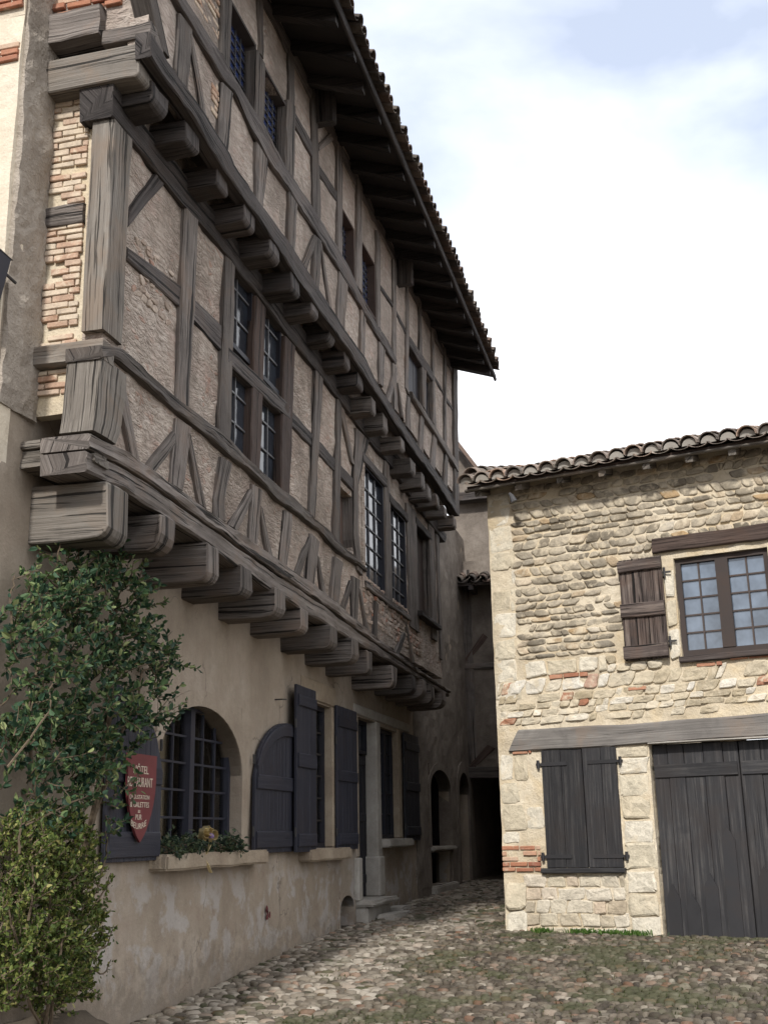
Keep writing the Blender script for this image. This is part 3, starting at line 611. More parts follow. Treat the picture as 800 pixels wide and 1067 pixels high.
rail([(297, 422), (328, 457), (366, 498)], [(297, 440), (322, 464), (346, 490), (366, 512)], D1, D1+.026)
transom = beam('transom', L, L.pxs([(233, 378), (268, 412), (298, 438)], D1), L.pxs([(234, 362), (270, 396), (298, 422)], D1), D1+.05, D1-.16, M['oak_dark'], H)
k = 0
def st(kind, quad, plane=D1, mat=None, extra=0.0, **kw):
    global k; k += 1
    if kind == 'brace':   # braces are slimmer than the posts
        m_ = lambda a, b, t: (a[0]+(b[0]-a[0])*t, a[1]+(b[1]-a[1])*t)
        tl_, tr_, br_, bl_ = quad; quad = [m_(tl_, tr_, .16), m_(tr_, tl_, .16), m_(br_, bl_, .16), m_(bl_, br_, .16)]
    return stud(kind, L, quad, plane, plane+.030+extra+(k % 7)*.0023, plane-.12, M[mat or 'oak'], H, **kw)
st('stud', [(189, 214), (203, 230), (193, 424), (180, 422)], extra=.012); st('stud', [(232, 262), (241, 276), (236, 464), (224, 452)], extra=.012)
st('mullion', [(263, 308), (274, 322), (267, 494), (257, 484)], mat='brown', extra=.004); st('stud', [(293, 350), (304, 362), (298, 520), (288, 510)], extra=.008, mat='brown')
st('stud', [(326, 382), (334, 392), (325, 542), (320, 537)]); st('stud', [(349, 415), (353, 423), (351, 566), (345, 560)])
st('brace', [(157, 178), (172, 194), (131, 241), (131, 218)], mat='oak_dark'); st('brace', [(351, 420), (358, 430), (368, 486), (363, 480)])
beam('brace', L, L.pxs([(368, 446), (368, 470), (366, 500), (366, 560), (370, 594)], D1), L.pxs([(382, 460), (376, 482), (371, 505), (371, 560), (375, 600)], D1), D1+.04, D1-.12, M['oak'], H, step=.1)
# lower band of studs and braces
low = [('brace', [(114, 390), (128, 394), (146, 484), (132, 478)]), ('brace', [(178, 446), (179, 468), (159, 496), (147, 486)]), ('stud', [(180, 436), (196, 446), (187, 512), (174, 504)]),
 ('brace', [(191, 450), (196, 456), (213, 532), (203, 524)]), ('brace', [(258, 508), (260, 520), (246, 556), (233, 546)]), ('stud', [(260, 504), (271, 512), (266, 572), (257, 566)]),
 ('brace', [(268, 526), (272, 531), (283, 584), (276, 577)]), ('stud', [(294, 532), (302, 537), (296, 594), (289, 588)]), ('brace', [(319, 558), (323, 566), (311, 604), (302, 596)]),
 ('stud', [(321, 556), (330, 565), (324, 614), (317, 610)]), ('brace', [(327, 578), (330, 582), (338, 624), (333, 620)]), ('stud', [(346, 580), (354, 587), (349, 632), (342, 626)]),
 ('brace', [(363, 604), (366, 608), (358, 640), (352, 634)]), ('stud', [(365, 600), (373, 605), (370, 648), (365, 644)]), ('brace', [(371, 612), (374, 616), (384, 662), (379, 657)]),
 ('stud', [(388, 626), (392, 630), (390, 668), (386, 664)]), ('brace', [(418, 658), (421, 663), (414, 684), (408, 680)]), ('brace', [(420, 648), (422, 651), (430, 692), (427, 690)])]
for i, (kd, q) in enumerate(low): st(kd, q, wob=.015)
beam('stud', L, L.pxs([(228, 476), (224, 500), (220, 520), (220, 538)], D1), L.pxs([(239, 484), (235, 502), (231, 522), (232, 544)], D1), D1+.036, D1-.12, M['oak'], H, step=.08)
# corner post, flared at the foot, and its return face
NUf = NU+.0
cpu = [L.px(x, y, D1) for x, y in ((112, 118), (104, 345))]; cpr = [L.px(x, y, D1) for x, y in ((133, 146), (122, 364))]
beam('corner_post', L, [(NU-.06, cpu[0][1]+.1), (NU-.06, cpu[1][1])], [(cpr[0][0], cpu[0][1]+.1), (cpr[1][0], cpu[1][1])], D1+.045, D1-.13, M['oak_pale'], H, jit=.012)
a, b = L.px(101, 378, D1), L.px(97, 452, D1); c, d_ = L.px(127, 390, D1), L.px(115, 458, D1)
beam('corner_post', L, [(NU-.07, a[1]+.04), (NU-.09, a[1]-.4), (NU-.12, b[1])], [(c[0], a[1]+.04), (c[0]-.04, a[1]-.4), (d_[0], b[1])], D1+.05, D1-.22, M['oak_pale'], H, jit=.014)
# return of the first jetty
rz = lambda x, y: RET.px(x, y, 0)
sheet('return_infill', RET, 0, D1-.1, 4.4, 7.3, -.02, [], M['mortar'], H, step=.08, amp=.02, thick=.12)
zt, zb = rz(70, 362)[1], rz(70, 382)[1]
rect_beam('rail', RET, -.05, D1+.06, zb, zt, .08, -.1, M['oak_pale'], H, jit=.02)
bricks('brick_infill', RET, .02, D1-.2, zt+.02, 7.2, .0, M['brick_pale'], H, bw=.19, skip=.1, out=.01, mort=.01)
bricks('brick_infill', RET, .02, D1-.2, 4.55, zb-.02, .0, M['brick_pale'], H, bw=.19, skip=.06, out=.012, mort=.01)
z0_, z1_ = rz(60, 490)[1], rz(60, 460)[1]
for q in range(3): rect_beam('sill_beam', RET, -.08, D1+.06-.02*q, z0_+(z1_-z0_)*q/3, z0_+(z1_-z0_)*(q+1)/3-.006, .11-.025*(q % 2), -.1, M['oak_pale'], H, jit=.02)
zc0, zc1 = rz(72, 235)[1], rz(72, 215)[1]; rect_beam('timber_insert', RET, .0, D1-.19, zc0, zc1, .03, -.1, M['oak'], H)
# windows of the first floor
cw = A4[1]-A4[0]; cz = (A4[2]+A4[3])/2+.03; dg = D1-.05
us = [A4[0], L.px(262, 390, D1)[0], L.px(271, 410, D1)[0], A4[1]]
for a, b in ((us[0], us[1]+.03), (us[2]-.03, us[3])):
    window(L, a, b, cz+.02, A4[3]+.1, dg, 2, 3, .05, .02, M['blue_dk'], M['lead'], M['glass'], H, name='upper_casement'); window(L, a, b, A4[2]-.06, cz-.06, dg, 2, 3, .05, .02, M['blue_dk'], M['lead'], M['glass'], H, name='lower_casement')
bb = boards('blocked_window', L, BW[0]-.02, BW[1]+.02, BW[2]-.05, BW[3]+.05, D1-.15, D1-.11, 3, M['brown'], H)
window(L, WA[0], WA[1], WA[2], WA[3], D1-.04, 3, 6, .04, .018, M['blue_dk'], M['lead'], M['glass'], H)
window(L, WB[0], WB[1], WB[2], WB[3], D1-.04, 3, 6, .04, .018, M['blue_dk'], M['lead'], M['glass'], H)
boards('blocked_window', L, WC[0], WC[1], WC[2], WC[3], D1-.13, D1-.09, 3, M['brown'], H)
rect_beam('lintel', L, WA[0]-.1, WA[1]+.08, WA[3]-.02, WA[3]+.12, D1+.05, D1-.12, M['oak_dark'], H)
rect_beam('lintel', L, WB[0]-.08, WB[1]+.08, WB[3]-.02, WB[3]+.12, D1+.045, D1-.12, M['oak_dark'], H)
rect_beam('lintel', L, WC[0]-.08, WC[1]+.1, WC[3]-.02, WC[3]+.1, D1+.048, D1-.12, M['oak_dark'], H)
rect_beam('window_post', L, WA[1]+.02, WB[0]+.02, WA[2]-.1, WA[3]+.5, D1+.036, D1-.14, M['oak'], H)
rect_beam('window_post', L, WB[1]+.08, WC[0]+.0, WB[2]-.15, WB[3]+.3, D1+.036, D1-.14, M['oak'], H)
rect_beam('window_post', L, WC[1]-.02, WC[1]+.38, WC[2]-.25, WC[3]+.5, D1+.04, D1-.14, M['oak'], H)
rect_beam('window_post', L, WA[0]-.09, WA[0]+.03, WA[2]-.1, WA[3]+.3, D1+.028, D1-.14, M['infill'], H)
rect_beam('sill', L, WC[0]-.12, WC[1]+.35, WC[2]-.07, WC[2]+.01, D1+.12, D1-.1, M['oak_dark'], H)
rect_beam('sill', L, WA[0]-.05, WB[1]+.1, WA[2]-.09, WA[2]+.0, D1+.05, D1-.1, M['oak'], H)
# far ends of both jetties
FAR = Frame((HEND, 0, 0), (0, -1, 0), (1, 0, 0))
sheet('far_return', FAR, -.1, D1, 4.3, 7.6, 0, [], M['infill'], H, thick=.15); sheet('far_return', FAR, -5.5, D2, 7.1, 9.95, .12, [], M['infill2'], H, thick=.15)
rect_beam('corner_post', L, HEND-.2, HEND+.03, 4.3, 7.1, D1+.032, D1-.15, M['oak'], H)
# ---- second jetty
U2 = [(151, 34), (160, 48), (180, 80), (208, 118), (232, 156), (240, 174), (270, 216), (302, 260), (330, 304), (352, 338), (376, 372), (392, 404), (405, 424), (425, 453), (444, 481), (465, 510), (474, 528)]
L2 = [(151, 60), (168, 84), (196, 122), (216, 158), (240, 194), (262, 224), (286, 258), (308, 294), (326, 320), (346, 346), (364, 372), (388, 409), (404, 434), (425, 466), (447, 495), (463, 520), (474, 537)]
beam('jetty_beam', L, L.pxs(L2, D2), L.pxs(U2, D2), D2+.05, D2-.08, M['oak_dark'], H, jit=.014)
c2 = [L.px(x, y, D2-.02) for x, y in ((176, 104), (207, 143), (237, 186), (263, 224), (287, 259), (308, 294), (328, 319), (349, 346), (364, 372), (378, 394), (391, 419), (404, 437), (419, 460), (432, 483), (441, 497), (449, 509), (456, 519), (463, 530), (474, 541))]
for i, (s, z) in enumerate(c2): joist(L, s-.14, random.uniform(.23, .28), z-.0, random.uniform(.19, .25), D2+.0+random.uniform(-.03, .03), .2, M['oak' if i > 9 else 'oak_dark'], H, round_=random.uniform(.03, .07))
box('floor_boards', L, NU, HEND, 7.36, 7.42, .2, D2-.05, M['oak_dark'], H)
s0 = L.px(146, 60, D2)[0]
NU2 = 6.9
RT2 = Frame((NU2, 0, 0), (0, -1, 0), (-1, 0, 0)); r2 = lambda x, y: RT2.px(x, y, 0)
zz = [r2(90, y)[1] for y in (88, 52, 48, 15)]
joist(L, NU2+.14, .30, r2(120, 50)[1], r2(120, 50)[1]-r2(120, 84)[1], D2-.06, -.2, M['oak_pale'], H, name='corner_joist', round_=.04)
rect_beam('sill_beam', RT2, -.06, .48, r2(70, 46)[1], r2(70, 16)[1], .06, -.2, M['oak'], H, jit=.03)
rect_beam('sill_beam', RT2, .5, D2+.04, r2(128, 44)[1], r2(128, 30)[1], .03, -.2, M['oak'], H, jit=.02)
sheet('return_infill', RT2, 0, D2, r2(70, 44)[1], 9.9, -.05, [], M['infill2'], H, thick=.12)
bricks('brick_infill', RT2, 0.0, .62, r2(70, 15)[1]+.02, r2(70, 15)[1]+.7, -.04, M['brick'], H, bw=.24, out=.03)
# ---- second floor
G1 = rct([(238, 0), (265, 50), (263, 122), (235, 78)], D2); G2 = rct([(272, 70), (297, 110), (296, 174), (271, 136)], D2)
G3 = rct([(354, 214), (368, 244), (367, 296), (353, 270)], D2); G4 = rct([(376, 252), (390, 280), (389, 334), (375, 306)], D2)
G5 = rct([(424, 356), (438, 376), (440, 428), (424, 404)], D2); G6 = rct([(441, 384), (450, 402), (451, 445), (441, 430)], D2)
sheet('plaster_infill', L, NU2, HEND+.1, 7.25, 9.95, D2, [G1, G2, G3, G4, G5, G6], M['infill2'], H, step=.1, amp=.016, nsc=3, thick=.16)
for g, mt in ((G1, 'oak_dark'), (G2, 'oak_dark'), (G3, 'brown'), (G4, 'brown')): window(L, g[0]-.02, g[1]+.02, g[2]-.02, g[3]+.03, D2-.10, 5, 8, .03, .007, M[mt], M['lead'], M['glass_blue'], H, depth=.12)
for g in (G5, G6): boards('closed_shutter', L, g[0], g[1], g[2], g[3], D2-.09, D2-.06, 3, M['blue_dk'], H)
D = D2
def rail2(upper, lower, front, mat='oak_dark', **kw): return rail(upper, lower, D2, D2+front, M[mat], **kw)
rail2([(180, -14), (204, 24), (232, 68), (248, 94), (272, 134), (292, 172), (310, 198), (336, 238), (360, 278), (378, 320), (398, 350), (410, 374)],
      [(172, -8), (200, 36), (228, 84), (240, 96), (264, 146), (280, 176), (298, 200), (324, 240), (352, 284), (374, 322), (394, 356), (409, 380)], .05, jit=.016, ch=.012)
rail2([(425, 408), (450, 446), (474, 484)], [(426, 415), (450, 453), (474, 492)], .07, 'oak')
rail2([(302, 110), (324, 150)], [(302, 124), (324, 164)], .024); rail2([(329, 168), (349, 200)], [(329, 180), (349, 210)], .024)
rail2([(394, 295), (408, 316), (424, 350)], [(394, 299), (408, 320), (424, 354)], .022); rail2([(449, 386), (462, 410), (474, 430)], [(449, 390), (462, 414), (474, 434)], .022)
# dark timber standing in for the shaded soffit of the far window recess
for uq, lq in (([(424, 350), (438, 370), (450, 390)], [(424, 360), (438, 382), (449, 398)]),):
    beam('soffit_shade', L, L.pxs(lq, D2), L.pxs(uq, D2), D2+.04, D2-.12, M['oak_dark'], H)
ups = [('stud', [(150, -6), (157, -6), (172, 62), (163, 50)]), ('stud', [(184, 14), (198, 30), (193, 100), (180, 84)]), ('brace', [(193, 34), (199, 40), (215, 130), (206, 118)]), ('stud', [(228, 86), (240, 98), (234, 160), (224, 146)]),
 ('stud', [(265, 146), (276, 162), (271, 220), (263, 206)]), ('stud', [(298, 200), (307, 214), (304, 268), (297, 256)]), ('brace', [(325, 244), (328, 252), (318, 284), (311, 274)]), ('stud', [(325, 246), (332, 252), (329, 306), (323, 298)]),
 ('brace', [(331, 250), (334, 256), (345, 326), (340, 318)]), ('stud', [(351, 282), (360, 298), (357, 344), (350, 334)]), ('stud', [(374, 322), (379, 334), (377, 376), (373, 370)]), ('stud', [(393, 356), (399, 366), (397, 404), (393, 400)]),
 ('brace', [(409, 382), (412, 392), (404, 424), (399, 416)]), ('stud', [(407, 378), (411, 384), (411, 430), (408, 426)]), ('brace', [(411, 398), (413, 404), (419, 440), (416, 434)]), ('stud', [(423, 412), (426, 416), (426, 450), (422, 444)]),
 ('stud', [(437, 432), (440, 438), (439, 474), (435, 468)]), ('stud', [(450, 448), (453, 454), (451, 492), (447, 486)]), ('stud', [(462, 470), (465, 476), (464, 512), (460, 506)]),
 ('stud', [(228, -10), (238, 4), (236, 74), (227, 56)]), ('mullion', [(264, 52), (273, 68), (271, 134), (262, 122)]), ('stud', [(296, 104), (305, 112), (303, 190), (294, 176)]),
 ('stud', [(267, -4), (272, 4), (272, 62), (268, 56)]), ('stud', [(299, 50), (304, 62), (304, 116), (298, 108)]), ('stud', [(323, 92), (328, 102), (332, 236), (324, 220)]), ('brace', [(341, 138), (346, 148), (330, 160), (329, 150)]),
 ('stud', [(349, 142), (354, 152), (354, 270), (349, 260)]), ('stud', [(370, 186), (374, 194), (375, 306), (368, 296)]), 
 ('stud', [(390, 240), (393, 246), (394, 348), (390, 340)]), ('stud', [(408, 270), (411, 276), (411, 380), (408, 372)]), ('stud', [(422, 292), (424, 298), (424, 412), (421, 404)]), ('stud', [(435, 316), (437, 322), (438, 372), (435, 366)]),
 ('mullion', [(438, 374), (442, 382), (442, 430), (439, 424)]), ('stud', [(448, 338), (450, 344), (452, 448), (449, 440)]), ('stud', [(461, 362), (463, 366), (463, 470), (461, 464)]), ('corner_post', [(470, 376), (474, 384), (476, 538), (472, 534)])]
for i, (kd, q) in enumerate(ups): st(kd, q, D2, mat=('brown' if kd == 'mullion' and i > 99 else None), wob=.012)
eh = [(c2[9][0]-.2, 9.72)]
for x, y in ((326, 102), (412, 276)):   # short brackets under the eaves
    s, z = L.px(x, y, D2); beam('bracket', L, [(s, z+.1), (s+.02, z-.32)], [(s+.2, z+.1), (s+.17, z-.3)], D2+.24, D2-.05, M['oak_dark'], H)
# ---- roof: sheathing, rafters, barrel tiles
EO, EZ = 1.62, 9.55; SL = math.tan(R(19)); R0, R1 = 6.4, 20.0
def rp(u, d, lift=0): return Vector((u, -d, EZ+(EO-d)*SL+lift))
roof = None
bm = bmesh.new()
n = 40
rows = []
for i in range(n+1):
    u = R0+(R1-R0)*i/n; w = nz((u*.6, 2, 7))*.03
    rows.append([bm.verts.new(rp(u, d, w+q)) for d, q in ((EO, .06), (-4.0, .06), (-4.0, .10), (EO+.02, .10))])
for a, b in zip(rows, rows[1:]):
    for i in range(4): bm.faces.new((a[i], a[(i+1) % 4], b[(i+1) % 4], b[i]))
bm.faces.new(rows[0]); bm.faces.new(rows[-1])
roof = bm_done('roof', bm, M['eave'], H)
upv = Vector((0, math.cos(R(19)), math.sin(R(19)))); outv = Vector((0, -math.sin(R(19)), math.cos(R(19))))
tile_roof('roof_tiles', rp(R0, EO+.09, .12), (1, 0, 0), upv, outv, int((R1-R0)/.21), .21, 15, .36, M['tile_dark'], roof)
bm_r = 0
u = R0+.25
while u < R1-.1:
    bm = bmesh.new(); w = .055; sag = random.uniform(-.02, .02)
    vs = [bm.verts.new(rp(u+x+sag*y, d, q)) for d, y in ((EO-.03+random.uniform(-.05, .02), 1), (-.6, 0)) for q in (.055, -.09) for x in (-w, w)]
    for f in ((0, 1, 3, 2), (4, 6, 7, 5), (0, 4, 5, 1), (2, 3, 7, 6), (0, 2, 6, 4), (1, 5, 7, 3)): bm.faces.new([vs[i] for i in f])
    uvl = bm.loops.layers.uv.verify()
    for f in bm.faces:
        for lp in f.loops: lp[uvl].uv = (lp.vert.co.y, lp.vert.co.x+lp.vert.co.z)
    bm_done('rafter', bm, M['eave'], roof); u += random.uniform(.52, .68)
rect_beam('eave_board', L, R0, R1, EZ+.0, EZ+.075, EO+.02, EO-.02, M['eave'], roof, jit=.008)
rect_beam('wall_plate', L, NU2, HEND+.1, 9.62, 9.82, D2+.02, D2-.16, M['oak_dark'], H)
# near gable end wall, facing the square
G = Frame((6.58, 0, 0), (0, -1, 0), (-1, 0, 0))
gs = sheet('end_wall', G, -6, .0, -.1, 10.3, .02, [], M['limewash'], H, step=.2, amp=.03, nsc=2.2, thick=.2)
zb0, zb1 = G.px(18, 64, .02)[1], G.px(18, 44, .02)[1]
bricks('brick_band', G, -.5, -.01, zb0, zb1, .03, M['brick'], H, bw=.25, out=.02)
bricks('brick_band', G, -.5, -.01, G.px(18, 8, .02)[1], G.px(18, 8, .02)[1]+.3, .03, M['brick'], H, bw=.25, out=.012)
# ================================================================== STONE HOUSE
SH = empty('stone_house', RH.pt(2.6, 0, -2.5), 'sunlit cobble stone house with a charcoal garage door and a wavy barrel tile eave', 'house')
q = lambda x, y, d=0: RH.px(x, y, d)
W = 5.7
wn = (2.43, 3.55, 3.40, 4.62); gd = (1.94, 4.25, .16, 2.40); ls = (.60, 1.52, .99, 2.40)
sheet('mortar_wall', RH, 0, W, -.1, 5.95, -.012, [wn, gd, ls], M['mortar'], SH, step=.085, amp=.022, nsc=4.5, thick=.35)
SIDE = Frame(RH.pt(0, 0), (.97045, -.24132, 0), (.24132, .97045, 0))
sheet('side_wall', SIDE, .02, 10.2, -.1, 8.6, -.02, [], M['mortar'], SH, step=.2, amp=.03, thick=.3, top=lambda s: 5.9+.25*s)  # unseen depth of the house, lengthened to keep sky light out of the alley
SIDE2 = Frame(RH.pt(W, 0), (.97045, -.24132, 0), (-.24132, -.97045, 0))
sheet('side_wall', SIDE2, .02, 10.2, -.1, 6.0, -.02, [], M['mortar'], SH, step=.2, amp=.03, thick=.3)
def stones(name, zones, mat, block_out, fr=RH, parent=SH, gap=.485, joint=.0):
    V, F = [], []
    NA = 14
    for (s0, s1, z0, z1, rh, ww, prot, pw, tilt, fill) in zones:
        z = z0
        while z < z1-rh[0]*.5:
            h = min(random.uniform(*rh), z1-z+.01); s = s0-(0 if ww[1] > .7*(s1-s0) else random.uniform(0, ww[0]*.6)); ti = random.choice((-1, 1))*tilt
            while s < s1:
                w = random.uniform(*ww); hh = h*random.uniform(.85, 1.1); l_, r_ = max(s, s0), min(s+w, s1); cs, cz = (l_+r_)/2, z+h/2+random.uniform(-.008, .008)
                a, b = (r_-l_)*gap, hh*gap
                if r_-l_ > .05 and random.random() < fill and not any(o[0]-a*.9 < cs < o[1]+a*.9 and o[2]-b*.9 < cz < o[3]+b*.9 for o in block_out):
                    k0 = len(V); shr = ti*random.uniform(.5, 1.2)*1.5; p = prot*random.uniform(.6, 1.25); sd = random.uniform(0, 999); e = 2/pw*random.uniform(.85, 1.1)
                    tx, tz = random.uniform(-.4, .4), random.uniform(-.4, .4)
                    for r, hg in ((1.0, -.6), (.95, .7), (.8, .96), (.4, 1.0)):
                        for i in range(NA):
                            t = 2*math.pi*i/NA; c, sn = math.cos(t), math.sin(t)
                            x = math.copysign(abs(c)**e, c)*r; y = math.copysign(abs(sn)**e, sn)*r
                            wob = 1+.26*noise.noise(Vector((c*1.3+sd, sn*1.3, 2)))
                            x *= wob*a; y *= wob*b
                            xx, yy = x+y*shr, y*(1+.10*sn*c)
                            dd = p*hg*(1+tx*x/a+tz*y/b)+.014*noise.noise(Vector((xx*14+sd, yy*14, 5)))*(hg > 0)
                            V.append(fr.pt(cs+xx, cz+yy, dd-.012))
                    V.append(fr.pt(cs, cz, p*1.02-.012+.01*nz((sd, 2, 3))))
                    for rr in range(3):
                        for i in range(NA):
                            j = (i+1) % NA; F.append((k0+rr*NA+i, k0+rr*NA+j, k0+(rr+1)*NA+j, k0+(rr+1)*NA+i))
                    for i in range(NA): F.append((k0+3*NA+i, k0+3*NA+(i+1) % NA, k0+4*NA))
                s += w
            z += h+joint
    o = pydata(name, V, F, mat, parent, smooth=('pebble' in name))
    bm = bmesh.new(); bm.from_mesh(o.data); bmesh.ops.recalc_face_normals(bm, faces=bm.faces[:]); bm.to_mesh(o.data); bm.free(); return o
shq = (1.80, 2.40, 3.4, 4.62); lin = (.25, W, 2.38, 2.72); wlin = (2.2, 3.8, 4.58, 4.82)
block = [(wn[0]-.1, wn[1]+.1, wn[2]-.08, wn[3]+.18), shq, lin, wlin]
stones('pebble_courses', [(.34, W-.05, 4.5, 5.86, (.06, .14), (.08, .27), .022, 3.6, .4, .98), (.34, W-.05, 3.54, 4.5, (.05, .125), (.07, .28), .022, 3.6, .45, .95)], M['pebble'], block, gap=.50, joint=.016)
stones('rubble_courses', [(.05, W-.05, 2.72, 3.32, (.06, .21), (.07, .34), .022, 4.5, .3, .93), (1.5, W-.05, 3.28, 3.5, (.1, .12), (.12, .26), .045, 3.0, .2, .9)], M['rubble'], block)
stones('pale_blocks', [(.42, 1.5, 3.31, 3.53, (.2, .21), (.2, .42), .03, 6, 0, 1)], M['ashlar'], block)
stones('quoins', [(.01, .36, 2.74, 5.8, (.2, .38), (.26, .35), .012, 7, 0, .8)], M['ashlar'], [lin])
stones('corner_blocks', [(.01, .58, 1.28, 2.38, (.14, .34), (.16, .40), .012, 6, .02, .7)], M['ashlar'], [lin, ls])
stones('corner_foot', [(.0, .3, .18, .92, (.3, .4), (.24, .3), .04, 4, 0, 1)], M['ashlar'], [])
stones('rubble_blocks', [(.26, 1.53, .16, .92, (.09, .2), (.14, .38), .026, 7, .06, 1), (1.5, 1.56, .2, .9, (.1, .2), (.05, .06), .02, 5, 0, .5)], M['block'], [ls])
stones('door_pillar', [(1.555, 1.925, .17, 2.37, (.2, .36), (.362, .368), .022, 16, 0, 1)], M['ashlar'], [])
stones('jamb_stones', [(3.57, 3.78, 3.38, 4.56, (.2, .3), (.19, .2), .03, 8, 0, 1)], M['ashlar'], [])
stones('jamb_stones', [(2.30, 2.425, 3.38, 4.6, (.3, .4), (.12, .122), .03, 8, 0, 1)], M['ashlar'], [])
LF = Frame((0, -D1-.006, 0), (1, 0, 0), (0, -1, 0))
stones('exposed_rubble', [(14.3, 17.9, 4.12, 4.72, (.045, .09), (.06, .15), .02, 3.4, .3, .82)], M['pinkrubble'], [], LF, H)
stones('exposed_rubble', [(7.5, 8.25, 5.55, 6.1, (.04, .075), (.07, .16), .014, 3.4, .5, .6)], M['pinkrubble'], [], LF, H)
LF2 = Frame((0, -D2-.004, 0), (1, 0, 0), (0, -1, 0))
bricks('brick_infill', L, 7.75, 8.42, 8.35, 9.3, D2, M['brick_pale'], H, bw=.2, out=.014, skip=.12)
bricks('brick_infill', L, 8.15, 8.4, 7.55, 7.9, D2, M['brick_pale'], H, bw=.18, out=.012, skip=.3)
bricks('brick_patch', RH, .0, .5, .95, 1.26, .0, M['brick'], SH, bw=.2, out=.016, skip=.12)
for s, z, w in ((.75, 3.27, .5), (1.75, 3.05, .3), (3.0, 3.32, .5), (3.35, 3.03, .3), (2.6, 3.27, .3), (.2, 2.36, .25)): bricks('brick_strip', RH, s, s+w, z, z+.05, .005, M['brick'], SH, bw=.22, out=.02)
# lintels
beam('lintel_beam', RH, [q(530, 784), q(660, 776), (W-.3, 2.44)], [q(541, 760), q(660, 754), (W-.3, 2.70)], .035, -.25, M['lintel'], SH, jit=.014, ch=.02)
rect_beam('door_head_strip', RH, 1.94, 4.3, 2.398, 2.418, .03, -.1, M['greystone'], SH, jit=.002, wob=.002)
beam('window_lintel', RH, [(2.19, q(681, 577)[1]), (3.85, q(681, 577)[1])], [(2.2, q(681, 562)[1]), (3.85, q(681, 562)[1])], .05, -.25, M['brown'], SH, jit=.006)
# window with two five-row casements
wd = window(RH, wn[0], wn[1], wn[2]+.02, wn[3], -.12, 2, 5, .065, .02, M['frame'], M['frame'], M['glass_sky'], SH, casements=2, mull=.075, depth=.05)
rect_beam('sill', RH, wn[0]-.02, wn[1]+.25, 3.33, 3.405, .06, -.2, M['frame'], SH, jit=.006)
# old ledged shutter folded back on the wall
s = boards('shutter', RH, 1.76, 2.30, 3.40, 4.66, .04, .075, 4, M['shut_old'], SH, jit=.006)
for z, h in ((3.42, .16), (3.93, .17), (4.5, .14)): rect_beam('batten', RH, 1.755, 2.30, z, z+h, .115, .072, M['shut_old'], s, jit=.006, ch=.01)
bm = bmesh.new()
for z in (3.6, 4.45): tube_bm(bm, [RH.pt(2.32, z-.06, .05), RH.pt(2.32, z+.06, .05)], .016); box_bm(bm, RH, 2.27, 2.40, z-.012, z+.012, .04, .052)
bm_done('hinge', bm, M['iron'], s)
# closed lower shutters
mid_s = 1.11
for a, b, dd in ((ls[0]-.02, mid_s-.005, .012), (mid_s+.005, ls[1]+.02, .02)):
    lf = boards('shutter', RH, a, b, ls[2], ls[3]-.012, -.03, dd, 2, M['grey_door'], SH, jit=.004)
    for z in (1.12, 2.22):
        bm = bmesh.new(); o = a if a < 1 else b; e = o+(.33 if a < 1 else -.36)
        vs = box_bm(bm, RH, min(o, e), max(o, e), z-.022, z+.022, dd+.004, dd+.014)
        tube_bm(bm, [RH.pt(o+(-.04 if a < 1 else .05), z-.05, dd+.012), RH.pt(o+(-.04 if a < 1 else .05), z+.05, dd+.012)], .02)
        box_bm(bm, RH, min(o, o+(-.07 if a < 1 else .08)), max(o, o+(-.07 if a < 1 else .08)), z-.015, z+.015, dd-.0, dd+.01)
        bm_done('hinge', bm, M['grey_door'], lf)
rect_beam('ledge', RH, .52, 1.56, .925, .985, .07, -.1, M['grey_door'], SH, jit=.003)
# garage door: two plank leaves with pieced lower boards
for a, b, n in ((gd[0]+.01, 2.955, 5), (2.965, gd[1]-.01, 6)):
    lf = boards('garage_door', RH, a, b, .2, 2.39, -.16, -.12, n, M['grey_door'], SH, jit=.007)
    rect_beam('ledge', RH, a+.02, b-.02, 2.0, 2.16, -.10, -.125, M['grey_door'], lf, jit=.002, wob=.003)
    m = 0
    for sx, zt in ((.12, .75), (.34, .62), (.56, .9), (.8, 1.55)) if a < 2.5 else ((.12, 1.0), (.5, .7), (.8, 1.2)):
        x = a+sx*(b-a); w = .075; zt = .2+zt*.8; bm = bmesh.new()
        pts = [(x-w, .215), (x+w, .215), (x+w, zt-.16), (x, zt), (x-w, zt-.14)]
        vs = [bm.verts.new(RH.pt(p[0], p[1], -.09+m*.0017)) for p in pts]; f = bm.faces.new(vs); r = bmesh.ops.extrude_face_region(bm, geom=[f])
        for v in r['geom']:
            if isinstance(v, bmesh.types.BMVert): v.co += RH.n*-.018
        bm_done('repair_board', bm, M['grey_door'], lf); m += 1
rect_beam('threshold', RH, 1.96, 4.25, .1, .165, .0, -.3, M['block'], SH, jit=.01)
box('dark_gap', RH, 1.95, 4.24, .1, 2.4, -.3, -.2, M['dark'], SH)
box('dark_gap', RH, ls[0], ls[1], ls[2], ls[3], -.28, -.1, M['dark'], SH)
